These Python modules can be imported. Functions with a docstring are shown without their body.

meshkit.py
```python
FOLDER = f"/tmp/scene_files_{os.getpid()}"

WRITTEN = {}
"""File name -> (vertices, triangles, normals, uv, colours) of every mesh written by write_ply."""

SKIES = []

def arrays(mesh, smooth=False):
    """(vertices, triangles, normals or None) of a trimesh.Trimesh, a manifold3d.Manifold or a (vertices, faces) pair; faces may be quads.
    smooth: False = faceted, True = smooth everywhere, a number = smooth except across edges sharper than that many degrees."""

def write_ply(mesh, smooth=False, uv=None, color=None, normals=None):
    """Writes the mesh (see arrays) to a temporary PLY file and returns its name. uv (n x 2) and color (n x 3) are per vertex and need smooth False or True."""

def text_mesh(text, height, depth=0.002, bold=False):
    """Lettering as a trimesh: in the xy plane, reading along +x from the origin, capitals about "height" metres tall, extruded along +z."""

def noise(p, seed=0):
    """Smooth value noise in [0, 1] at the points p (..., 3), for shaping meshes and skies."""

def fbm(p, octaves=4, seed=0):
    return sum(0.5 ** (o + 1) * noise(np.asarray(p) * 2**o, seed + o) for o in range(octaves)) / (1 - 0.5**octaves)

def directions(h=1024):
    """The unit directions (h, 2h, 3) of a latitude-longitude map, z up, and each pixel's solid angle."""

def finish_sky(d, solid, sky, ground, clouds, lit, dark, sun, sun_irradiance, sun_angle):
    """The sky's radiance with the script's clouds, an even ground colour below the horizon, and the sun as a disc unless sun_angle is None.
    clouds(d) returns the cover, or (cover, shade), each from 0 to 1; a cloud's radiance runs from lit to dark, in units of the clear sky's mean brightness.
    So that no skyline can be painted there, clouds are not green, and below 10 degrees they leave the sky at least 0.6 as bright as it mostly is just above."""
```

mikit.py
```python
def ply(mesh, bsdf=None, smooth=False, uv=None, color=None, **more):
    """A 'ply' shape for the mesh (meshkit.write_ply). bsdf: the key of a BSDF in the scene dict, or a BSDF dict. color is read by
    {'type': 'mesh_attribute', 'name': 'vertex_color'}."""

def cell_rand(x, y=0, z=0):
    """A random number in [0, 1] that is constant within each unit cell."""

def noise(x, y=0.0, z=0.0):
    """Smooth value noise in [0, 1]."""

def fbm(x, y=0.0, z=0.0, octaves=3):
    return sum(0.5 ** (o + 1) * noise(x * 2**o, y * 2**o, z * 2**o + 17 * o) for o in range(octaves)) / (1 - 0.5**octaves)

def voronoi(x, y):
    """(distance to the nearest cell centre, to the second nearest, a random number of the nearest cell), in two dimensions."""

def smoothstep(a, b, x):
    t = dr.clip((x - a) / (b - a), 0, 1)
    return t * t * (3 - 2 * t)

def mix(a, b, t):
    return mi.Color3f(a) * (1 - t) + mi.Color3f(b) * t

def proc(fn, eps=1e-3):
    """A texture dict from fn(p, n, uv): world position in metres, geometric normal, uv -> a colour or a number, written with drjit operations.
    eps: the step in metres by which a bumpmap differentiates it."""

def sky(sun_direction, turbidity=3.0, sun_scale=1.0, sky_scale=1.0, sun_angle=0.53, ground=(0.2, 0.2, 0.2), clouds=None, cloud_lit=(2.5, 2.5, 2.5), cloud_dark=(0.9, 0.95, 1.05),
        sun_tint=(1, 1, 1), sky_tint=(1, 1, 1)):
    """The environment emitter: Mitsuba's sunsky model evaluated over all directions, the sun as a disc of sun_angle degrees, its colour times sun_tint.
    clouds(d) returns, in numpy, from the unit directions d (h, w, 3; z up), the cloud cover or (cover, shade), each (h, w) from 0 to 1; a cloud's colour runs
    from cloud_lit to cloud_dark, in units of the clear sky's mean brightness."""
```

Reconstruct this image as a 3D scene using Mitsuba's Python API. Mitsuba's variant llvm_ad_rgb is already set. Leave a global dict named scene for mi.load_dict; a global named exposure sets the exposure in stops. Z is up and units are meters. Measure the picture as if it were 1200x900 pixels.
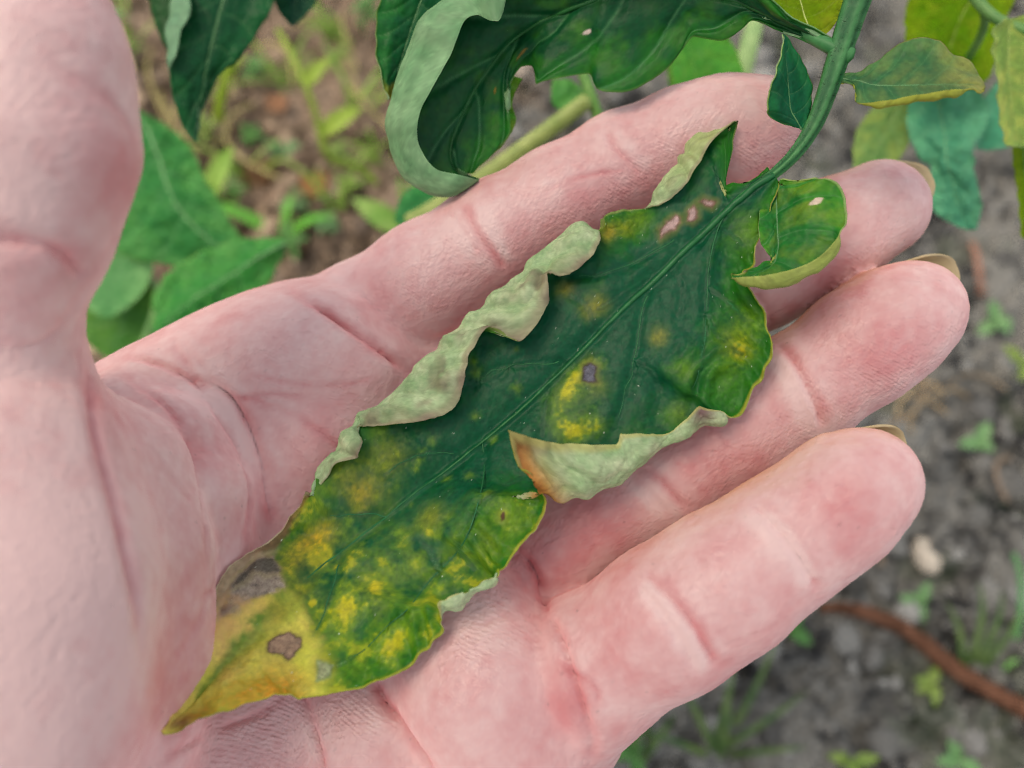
import math
import numpy as np, trimesh, mitsuba as mi, mikit, meshkit
from scipy.spatial import cKDTree
from scipy.interpolate import CubicSpline, PchipInterpolator

# ------------------------------------------------------------------ camera, sky, exposure
H, PITCH = 0.47, math.radians(66)
T = mi.ScalarTransform4f
FWD = np.array([0, math.cos(PITCH), -math.sin(PITCH)])
UP = np.array([0, math.sin(PITCH), math.cos(PITCH)])
RIGHT = np.array([1.0, 0, 0])
EYE = np.array([0, 0, H])
scene, labels = {}, {}
scene['camera'] = {
    'type': 'thinlens', 'fov': math.degrees(2 * math.atan(0.6)), 'fov_axis': 'x',
    'aperture_radius': 0.0017, 'focus_distance': 0.157, 'near_clip': 0.01, 'far_clip': 50.0,
    'to_world': T().look_at(origin=EYE.tolist(), target=(EYE + FWD).tolist(), up=UP.tolist())}
scene['sky_light'] = mikit.sky([-0.42, 0.05, 0.9], turbidity=3, sun_scale=0.30, sun_angle=28, sky_scale=0.85,
                               clouds=lambda d: 1.0, cloud_lit=(2.1, 2.2, 2.35), cloud_dark=(1.0, 1.0, 1.0))
exposure = 2.1

# ------------------------------------------------------------------ helpers
RNG = np.random.default_rng(7)


def loc(x, y, d):
    """A point of the working frame (metres; origin at the eye, x right, y up, z backwards) from a sighting x, y of a 1200 x 900 frame at the distance d."""
    x, y, d = (np.asarray(a, float) for a in (x, y, d))
    return np.stack([(x - 600) / 1000 * d, -(y - 450) / 1000 * d, -d], -1)


def world(p):
    p = np.asarray(p, float)
    return EYE + p[..., :1] * RIGHT + p[..., 1:2] * UP - p[..., 2:3] * FWD


def ground_at(x, y, lift=0.0):
    """The point of the ground plane seen at x, y."""
    v = (x - 600) / 1000 * RIGHT - (y - 450) / 1000 * UP + FWD
    return EYE + v * ((lift - H) / v[2])


def at(x, y, d):
    return world(loc(x, y, d))


def fb(p, freq, octaves=4, seed=0):
    return meshkit.fbm(np.asarray(p) * freq, octaves, seed) - 0.5


def srgb(*c):
    c = np.array(c, float) / 255
    return np.where(c < 0.04045, c / 12.92, ((c + 0.055) / 1.055) ** 2.4)


def numbered(key):
    if key not in scene and key not in labels:
        return key
    n = 1
    while f'{key}_{n:03d}' in scene or f'{key}_{n:03d}' in labels:
        n += 1
    return f'{key}_{n:03d}'


def obj(name, mesh, bsdf, parent=None, **kw):
    key = numbered((parent + '__' if parent else '') + name)
    if len(mesh.faces) < 120000 and mesh.is_watertight and mesh.volume < 0:
        mesh.invert()
    scene[key] = mikit.ply(mesh, bsdf, **kw)
    return key


def tag(key, label, cat=None, group=None, kind=None):
    labels[key] = {k: v for k, v in (('label', label), ('category', cat), ('group', group), ('kind', kind)) if v}
    return key


def smst(a, b, x):
    t = np.clip((x - a) / (b - a), 0, 1)
    return t * t * (3 - 2 * t)


def lerp(a, b, t):
    t = np.asarray(t)[..., None]
    return np.asarray(a) * (1 - t) + np.asarray(b) * t


def spline(pts, n, closed=False):
    """n points along a smooth curve through pts, evenly by length of the control polygon."""
    pts = np.asarray(pts, float)
    d = np.r_[0, np.cumsum(np.maximum(np.linalg.norm(np.diff(pts, axis=0), axis=1), 1e-9))]
    if len(pts) == 2:
        return pts[0] + (pts[1] - pts[0]) * np.linspace(0, 1, n)[:, None]
    return CubicSpline(d, pts)(np.linspace(0, d[-1], n))


def tube(pts, radii, sides=8, n=None, cap=True, flat=1.0):
    """A tapered tube along pts (n x 3)."""
    pts = np.asarray(pts, float)
    radii = np.broadcast_to(np.asarray(radii, float), (len(pts),))
    if n:
        d = np.linspace(0, 1, len(pts))
        radii = np.interp(np.linspace(0, 1, n), d, radii)
        pts = spline(pts, n)
    m = len(pts)
    t = np.gradient(pts, axis=0)
    t /= np.linalg.norm(t, axis=1, keepdims=True) + 1e-12
    ref = np.array([0.3, 0.2, 0.93]) if abs(t[0] @ [0.3, 0.2, 0.93]) < 0.95 else np.array([1.0, 0, 0])
    u = np.cross(t, ref)
    u /= np.linalg.norm(u, axis=1, keepdims=True) + 1e-12
    w = np.cross(t, u)
    a = np.arange(sides) * 2 * np.pi / sides
    ring = u[:, None] * np.cos(a)[None, :, None] + w[:, None] * np.sin(a)[None, :, None] * flat
    v = (pts[:, None] + ring * radii[:, None, None]).reshape(-1, 3)
    i, j = np.meshgrid(np.arange(m - 1), np.arange(sides), indexing='ij')
    j2 = (j + 1) % sides
    q = np.stack([i * sides + j, (i + 1) * sides + j, (i + 1) * sides + j2, i * sides + j2], -1).reshape(-1, 4)
    f = np.vstack([q[:, [0, 1, 2]], q[:, [0, 2, 3]]])
    if cap:
        v = np.vstack([v, pts[0] - t[0] * radii[0] * 0.5, pts[-1] + t[-1] * radii[-1] * 0.5])
        k = np.arange(sides)
        k2 = (k + 1) % sides
        b = (m - 1) * sides
        f = np.vstack([f, np.stack([k * 0 + m * sides, k, k2], 1), np.stack([k * 0 + m * sides + 1, b + k2, b + k], 1)])
    return trimesh.Trimesh(v, f, process=False)


# ------------------------------------------------------------------ materials
# ------------------------------------------------------------------ the hand: a field of tapered bones and pads, meshed as one skin
FINGERS = {
    'index': [(355, 415, .188, 68), (420, 380, .1875, 68), (500, 328, .184, 65), (582, 277, .181, 63), (655, 234, .180, 59), (728, 192, .179, 57), (800, 167, .177, 60), (850, 155, .176, 61), (893, 147, .176, 56)],
    'middle': [(490, 570, .191, 70), (560, 515, .188, 70), (735, 405, .185, 66), (820, 360, .184, 63), (895, 318, .183, 62), (970, 278, .182, 63), (1030, 245, .182, 57)],
    'ring': [(585, 690, .180, 70), (640, 640, .176, 69), (778, 558, .172, 66), (860, 505, .171, 69), (935, 460, .171, 66), (1010, 405, .170, 67), (1052, 376, .170, 63), (1074, 362, .170, 54)],
    'pinky': [(635, 850, .168, 88), (690, 785, .159, 84), (785, 724, .152, 84), (850, 682, .150, 82), (918, 634, .149, 74), (970, 599, .148, 70), (998, 574, .148, 66), (1018, 563, .148, 58)],
}
THUMB = [(-8, 480, .136, 90), (-6, 400, .127, 86), (-2, 338, .122, 82), (20, 262, .118, 98), (36, 165, .116, 112), (42, 70, .115, 96), (40, -20, .116, 74)]
THENAR = [(-20, 440, .134, 104), (2, 560, .126, 124), (20, 690, .121, 134), (4, 820, .122, 142), (-40, 960, .128, 150)]
WEB = [(92, 500, .148, 50), (130, 560, .143, 76), (148, 650, .142, 84), (142, 760, .142, 98), (95, 900, .143, 126)]
FOLD = [(140, 480, .165, 40), (198, 528, .160, 56), (228, 588, .158, 56), (233, 660, .158, 56), (200, 740, .157, 78)]
FOLD2 = [(190, 455, .172, 42), (262, 540, .169, 38), (278, 590, .168, 38), (275, 650, .168, 45)]
PALM = [
    [(105, 500, .175, 56), (205, 478, .180, 64), (300, 448, .183, 78), (370, 422, .187, 78)],
    [(370, 435, .188, 76), (250, 570, .184, 108), (100, 760, .175, 140), (-100, 980, .16, 160)],
    [(500, 560, .190, 72), (380, 660, .186, 110), (150, 840, .176, 140), (-50, 1020, .165, 160)],
    [(590, 680, .182, 70), (430, 780, .180, 105), (250, 930, .174, 130), (0, 1080, .165, 160)],
    [(430, 440, .188, 58), (490, 455, .190, 46), (525, 480, .191, 42)],
    [(650, 840, .172, 80), (520, 920, .172, 110), (300, 1040, .170, 140), (50, 1150, .165, 160)],
]
PADS = [  # cushions on the palm's near side
    [(325, 438, .177, 76), (390, 418, .178, 66), (430, 440, .178, 52)],
    [(300, 500, .1815, 62), (380, 520, .182, 85), (440, 500, .183, 70)],
    [(528, 716, .1665, 86), (565, 800, .161, 88), (605, 910, .157, 84)],
    [(400, 790, .168, 52), (430, 860, .164, 62), (460, 950, .162, 66)],
    [(330, 850, .168, 52), (320, 930, .164, 70)],
    [(250, 860, .164, 50), (240, 940, .162, 80)],
]
ARM = [(60, 900, .165, 210), (-250, 1120, .165, 200), (-620, 1380, .17, 195)]


def chain_field(P, chain, k):
    out = None
    c = [(loc(x, y, d).astype(np.float32), np.float32(r * d / 1000)) for x, y, d, r in chain]
    for (a, ra), (b, rb) in zip(c, c[1:]):
        ab = b - a
        t = np.clip(((P - a) @ ab) / (ab @ ab), 0, 1)
        d = np.linalg.norm(P - a - t[:, None] * ab, axis=1) - (ra + (rb - ra) * t)
        out = d if out is None else smin(out, d, k)
    return out


def smin(a, b, k):
    h = np.maximum(k - np.abs(a - b), 0) / k
    return np.minimum(a, b) - h * h * k / 4


def hand_field(P):
    P = P.astype(np.float32)
    palm = None
    for c in PALM:
        d = chain_field(P, c, .012)
        palm = d if palm is None else smin(palm, d, .014)
    for c in PADS:
        palm = smin(palm, chain_field(P, c, .008), .0035)
    palm = smin(palm, chain_field(P, ARM, .02), .02)
    palm = smin(palm, chain_field(P, FOLD2, .004), .003)
    palm = smin(palm, chain_field(P, FOLD, .004), .003)
    palm = smin(palm, chain_field(P, WEB, .005), .003)
    palm = smin(palm, chain_field(P, THENAR, .008), .006)
    fing = None
    for name, c in FINGERS.items():
        d = chain_field(P, c, .004)
        d = smin(palm, d, {'pinky': .0022, 'index': .0025}.get(name, .0055))
        fing = d if fing is None else smin(fing, d, .0018)
    return smin(fing, chain_field(P, THUMB, .005), .004)


def surface_nets(field, lo, hi, h):
    """One closed mesh of field = 0 in the box; the field is worked out finely only near the surface."""
    B = 8
    n = (np.ceil((np.asarray(hi) - lo) / h / B).astype(int)) * B + 1
    nb = (n - 1) // B
    cen = np.stack(np.meshgrid(*[np.arange(k) * B + B / 2 for k in nb], indexing='ij'), -1).reshape(-1, 3) * h + lo
    dc = field(cen).reshape(nb)
    F = np.repeat(np.repeat(np.repeat(dc, B, 0), B, 1), B, 2)
    F = np.pad(F, ((0, 1),) * 3, mode='edge').astype(np.float32)
    near = np.argwhere(np.abs(dc) < B * h * 1.1)
    off = np.stack(np.meshgrid(*[np.arange(B)] * 3, indexing='ij'), -1).reshape(-1, 3)
    for s in range(0, len(near), 400):
        idx = (near[s:s + 400, None] * B + off).reshape(-1, 3)
        F[tuple(idx.T)] = field(idx * h + lo)
    F[0] = F[-1] = h
    F[:, 0] = F[:, -1] = h
    F[:, :, 0] = F[:, :, -1] = h
    S = F < 0
    corners = [(a, b, c) for a in (0, 1) for b in (0, 1) for c in (0, 1)]
    sl = lambda A, c: A[c[0]:A.shape[0] - 1 + c[0], c[1]:A.shape[1] - 1 + c[1], c[2]:A.shape[2] - 1 + c[2]]
    cnt = sum(sl(S, c).astype(np.int8) for c in corners)
    cells = np.argwhere((cnt > 0) & (cnt < 8))
    num = np.full(cnt.shape, -1, np.int64)
    num[tuple(cells.T)] = np.arange(len(cells))
    val = {c: F[tuple((cells + c).T)] for c in corners}
    acc, w = np.zeros((len(cells), 3)), np.zeros(len(cells))
    for c in corners:
        for ax in range(3):
            if c[ax] == 0:
                e = list(c)
                e[ax] = 1
                a, b = val[c], val[tuple(e)]
                hit = (a < 0) != (b < 0)
                t = np.where(hit, a / np.where(hit, a - b, 1), 0)
                p = np.tile(np.array(c, float), (len(cells), 1))
                p[:, ax] += t
                acc += p * hit[:, None]
                w += hit
    verts = (cells + acc / w[:, None]) * h + lo
    faces = []
    for ax in range(3):
        o1, o2 = [(1, 2), (2, 0), (0, 1)][ax]
        a = np.take(S, range(S.shape[ax] - 1), ax)
        b = np.take(S, range(1, S.shape[ax]), ax)
        for flip in (False, True):
            e = np.argwhere((a & ~b) if not flip else (~a & b))
            e = e[(e[:, o1] > 0) & (e[:, o2] > 0)]
            e = e[(e[:, o1] < cnt.shape[o1]) & (e[:, o2] < cnt.shape[o2])]
            q = []
            for d1, d2 in ((0, 0), (1, 0), (1, 1), (0, 1)):
                k = e.copy()
                k[:, o1] -= d1
                k[:, o2] -= d2
                q.append(num[tuple(k.T)])
            q = np.stack(q, 1)
            if flip:
                q = q[:, ::-1]
            faces.append(q)
    q = np.vstack(faces)
    f = np.vstack([q[:, [0, 1, 2]], q[:, [0, 2, 3]]])
    return verts, f


def adjacency(f, n):
    import scipy.sparse as sp
    e = np.vstack([f[:, [0, 1]], f[:, [1, 2]], f[:, [2, 0]]])
    A = sp.coo_matrix((np.ones(2 * len(e), np.float32), (np.r_[e[:, 0], e[:, 1]], np.r_[e[:, 1], e[:, 0]])), (n, n)).tocsr()
    A.data[:] = 1
    return sp.diags(1 / np.maximum(np.asarray(A.sum(1)).ravel(), 1)) @ A


def taubin(v, A, n, lam=.5, mu=-.52):
    for _ in range(n):
        v = v + lam * (A @ v - v)
        v = v + mu * (A @ v - v)
    return v


def normals(v, f):
    n = np.zeros_like(v)
    fn = np.cross(v[f[:, 1]] - v[f[:, 0]], v[f[:, 2]] - v[f[:, 0]])
    for k in range(3):
        for c in range(3):
            n[:, c] += np.bincount(f[:, k], fn[:, c], len(v))
    return n / (np.linalg.norm(n, axis=1, keepdims=True) + 1e-20)


v, f = surface_nets(hand_field, np.array([-.155, -.150, -.222]), np.array([.115, .085, -.095]), .0010)
A = adjacency(f, len(v))
v = taubin(v, A, 6)
v, f = trimesh.remesh.subdivide(v, f)
A = adjacency(f, len(v))
v = taubin(v, A, 4)
n = normals(v, f)
print('hand', len(v), len(f))
# creases of the skin: line in millimetres of the working frame, width, depth, redness
CREASES = [
    ([(-46.3, 20.4, -175.5), (-38.0, 15.5, -166.8), (-31.5, 11.1, -165.8), (-26.0, 7.1, -167.9), (-21.0, 2.4, -172.0)], 1, 1.3, 0.9),
    ([(-10.6, 36.1, -171.7), (-8.1, 31.8, -169.3), (-5.7, 27.9, -169.1), (-3.1, 25.0, -170.0), (-1.7, 22.0, -172.1)], 1, 0.4, 0.5),
    ([(-12.8, 34.8, -172.5), (-9.3, 29.7, -169.7), (-6.8, 25.5, -169.9)], 0.7, 0.22, 0.3),
    ([(19.0, 50.8, -169.5), (20.5, 46.7, -168.0), (23.2, 43.7, -167.9), (25.7, 40.9, -169.0)], 0.9, 0.33, 0.4),
    ([(6.7, 37.9, -168.6), (15.2, 41.3, -168.7), (22.7, 42.1, -168.4)], 0.5, 0.12, 0.5),
    ([(50.7, 8.7, -167.3), (52.6, 5.7, -161.7), (54.8, -0.0, -158.9), (57.7, -6.4, -159.4), (53.1, -9.6, -143.5)], 0.9, 0.55, 0.6),
    ([(49.1, 7.7, -167.5), (50.9, 4.0, -161.5), (53.2, -1.9, -159.0), (55.9, -8.0, -159.7)], 0.5, 0.12, 0.1),
    ([(24.3, -15.4, -161.7), (28.0, -18.4, -159.8), (31.5, -22.1, -160.1), (30.9, -23.6, -145.8)], 0.8, 0.45, 0.6),
    ([(22.3, -17.0, -161.9), (25.7, -20.4, -160.4), (28.9, -24.1, -160.6), (28.1, -25.2, -146.5)], 0.6, 0.22, 0.3),
    ([(-0.5, -32.0, -164.3), (3.3, -34.3, -163.2), (5.7, -39.2, -163.4), (6.4, -41.1, -155.6)], 0.9, 0.9, 0.9),
    ([(48.4, 18.9, -171.7), (51.4, 15.6, -172.9), (54.8, 11.1, -179.0)], 0.8, 0.3, 0.4),
    ([(39.5, -19.7, -143.0), (41.6, -21.7, -139.7), (44.3, -25.0, -137.5), (47.3, -29.5, -137.1), (50.6, -34.1, -139.1)], 0.9, 0.5, 0.6),
    ([(40.9, -18.6, -143.1), (43.4, -21.2, -139.2), (46.0, -25.0, -137.2), (49.1, -29.9, -137.3)], 0.5, 0.12, 0.1),
    ([(22.6, -30.9, -144.3), (24.6, -33.8, -140.7), (27.7, -36.7, -138.5), (30.4, -40.7, -138.0), (34.3, -46.5, -140.0)], 0.8, 0.45, 0.6),
    ([(20.5, -32.8, -144.0), (23.2, -35.8, -140.4), (26.3, -40.1, -138.4), (30.0, -47.4, -139.5)], 0.8, 0.34, 0.4),
    ([(6.2, -41.7, -154.5), (8.2, -44.0, -149.0), (9.5, -47.5, -146.1), (10.9, -51.4, -144.9), (12.8, -57.3, -145.1), (14.2, -67.2, -151.0)], 1, 0.8, 0.2),
    ([(7.7, -45.9, -147.9), (10.5, -49.4, -145.2), (13.0, -50.5, -144.2), (14.4, -54.9, -144.4)], 0.6, 0.25, 0.6),
    ([(-65.7, 17.8, -106.0), (-61.5, 17.9, -107.9), (-59.4, 17.6, -110.0), (-58.2, 16.0, -113.0), (-58.2, 13.9, -117.5)], 1.6, 0.8, 0.6),
    ([(-70.6, 5.5, -113.9), (-66.1, 5.2, -118.0), (-64.5, 6.4, -119.4), (-62.6, 8.4, -120.0), (-59.8, 11.9, -118.7)], 1, 0.32, 0.2),
    ([(-56.6, 39.7, -104.9), (-54.1, 38.3, -107.1), (-52.3, 37.1, -110.2), (-51.3, 35.3, -114.0), (-50.9, 33.6, -116.5)], 0.9, 0.22, 0.4),
    ([(-64.2, 2.6, -131.0), (-60.5, -2.5, -123.7), (-58.4, -7.2, -120.8), (-56.3, -12.6, -119.6), (-54.2, -17.7, -118.0), (-52.3, -23.3, -116.5), (-51.1, -29.2, -117.0), (-51.5, -36.9, -119.0)], 1.2, 0.8, 0.9),
    ([(-74.4, 2.3, -161.8), (-70.5, 0.5, -160.1), (-65.9, -1.6, -156.6), (-60.4, -5.2, -152.5), (-57.1, -9.4, -151.1), (-54.2, -15.3, -148.5), (-49.9, -25.9, -141.0), (-49.8, -33.6, -140.0)], 0.8, 0.75, 0.7),
    ([(-80.8, 6.9, -171.8), (-72.0, 5.0, -165.4), (-67.1, 3.6, -164.1), (-59.7, -0.5, -162.3), (-55.1, -5.4, -160.2), (-51.3, -12.1, -160.8), (-48.5, -17.3, -158.5), (-47.7, -24.8, -156.0), (-47.7, -30.8, -153.9)], 0.7, 0.7, 0.6),
    ([(-61.6, 1.0, -162.9), (-54.7, -1.6, -162.4), (-50.4, -8.2, -163.1), (-47.6, -15.9, -163.6), (-46.2, -21.8, -162.8), (-44.3, -28.0, -162.7)], 1, 1, 0.7),
    ([(-67.3, 8.9, -168.2), (-63.1, 4.6, -164.4), (-58.9, -0.0, -162.6), (-54.9, -1.9, -162.4)], 0.7, 0.35, 0.4),
    ([(-65.1, 9.4, -167.8), (-61.6, 5.8, -164.8), (-57.9, 1.6, -163.0)], 0.5, 0.2, 0.2),
    ([(-54.9, -1.9, -162.4), (-48.8, -3.3, -162.7), (-39.5, -7.4, -164.4), (-33.0, -12.4, -165.1), (-28.5, -15.1, -167.5)], 0.6, 0.18, 0.5),
    ([(-50.3, 1.9, -162.3), (-40.9, -0.0, -163.5), (-33.1, -0.3, -165.4), (-26.7, 1.7, -167.1)], 0.5, 0.1, 0.4),
    ([(-52.0, -3.2, -162.5), (-45.6, -2.0, -163.0), (-40.8, -3.0, -164.4)], 0.5, 0.15, 0.4),
    ([(-55.0, -58.9, -132.4), (-52.4, -59.4, -141.5), (-49.8, -60.3, -150.9), (-46.1, -59.6, -153.7), (-42.1, -56.9, -156.0)], 0.7, 0.5, 0.6),
    ([(-38.7, -56.5, -156.2), (-36.2, -61.6, -154.0), (-33.4, -68.3, -151.7)], 0.8, 0.6, 0.6),
    ([(-25.8, -53.7, -157.0), (-22.8, -57.9, -154.3), (-18.9, -62.0, -151.1), (-14.1, -67.7, -148.7)], 1.1, 1.1, 0.9),
    ([(-51.5, -36.6, -124.0), (-50.0, -34.7, -139.0), (-49.7, -33.1, -150.6), (-47.1, -29.8, -157.0)], 0.6, 0.25, 0.3),
    ([(-51.7, -41.9, -130.8), (-50.3, -38.9, -136.6), (-49.9, -33.8, -141.0)], 0.6, 0.2, 0.3),
    ([(-56.9, -9.5, -135.4), (-54.4, -15.2, -137.8), (-52.0, -19.8, -141.4)], 0.5, 0.12, 0.2),
    ([(-54.3, -16.3, -120.6), (-51.6, -23.3, -122.8), (-51.6, -32.2, -134.2)], 0.5, 0.12, 0.2),
    ([(-6.0, -42.6, -149.4), (0.0, -40.6, -153.4), (5.2, -40.6, -161.2)], 0.5, 0.1, 0.2),
    ([(39.5, -21.5, -141.1), (42.6, -23.5, -138.3), (45.5, -27.1, -137.1), (48.5, -32.8, -137.9)], 1.5, 0, -1.3),
    ([(41.7, -18.8, -142.2), (44.2, -21.1, -138.9), (46.9, -25.0, -137.2), (50.1, -30.5, -137.6)], 1.4, 0, 0.5),
    ([(21.2, -33.3, -143.4), (24.0, -36.1, -139.8), (27.4, -40.4, -138.2), (31.2, -46.9, -139.5)], 1.4, 0, -1.2),
    ([(24.3, -31.1, -142.8), (27.8, -35.4, -138.8), (32.6, -43.7, -138.6)], 1.2, 0, 0.5),
    ([(19.4, -34.5, -143.7), (21.7, -37.8, -140.1), (24.9, -42.3, -138.5), (27.9, -48.2, -139.7)], 1.6, 0, 0.3),
    ([(49.4, 6.3, -164.7), (52.0, 1.6, -160.0), (54.8, -4.0, -158.8), (51.8, -9.5, -146.0)], 1.5, 0, -1.3),
    ([(51.9, 7.9, -164.7), (54.3, 3.2, -159.8), (57.1, -1.9, -158.7), (59.5, -7.2, -159.9)], 1.4, 0, 0.5),
    ([(23.0, -18.7, -161.2), (27.0, -22.5, -160.4), (28.1, -24.8, -147.8)], 1.5, 0, -1),
    ([(27.2, -16.3, -160.2), (31.1, -20.0, -159.7), (32.0, -22.3, -148.9)], 1.2, 0, 0.4),
    ([(-6.8, 33.9, -169.3), (-3.4, 28.7, -168.8), (0.0, 23.7, -171.4)], 1.2, 0, -0.8),
    ([(-8.9, 35.4, -170.4), (-5.4, 30.0, -168.8), (-2.4, 24.2, -170.4)], 1, 0, 0.5),
    ([(-13.4, 34.1, -172.4), (-10.5, 29.6, -170.0), (-8.2, 25.5, -170.1)], 1.6, 0, -0.7),
    ([(20.3, 50.6, -168.8), (23.5, 45.6, -167.7), (26.7, 41.8, -168.7)], 1.5, 0, -0.4),
    ([(-59.5, 1.6, -163.1), (-53.5, -4.9, -162.2), (-49.0, -13.1, -163.3), (-45.9, -22.8, -162.9)], 1.4, 0, -0.8),
    ([(-63.3, -0.8, -160.4), (-55.2, -7.8, -155.5), (-51.1, -14.6, -154.0)], 1.4, 0, -0.5),
    ([(-62.1, 18.7, -107.0), (-58.3, 18.9, -110.0)], 2, 0, -0.4),
]
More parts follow.
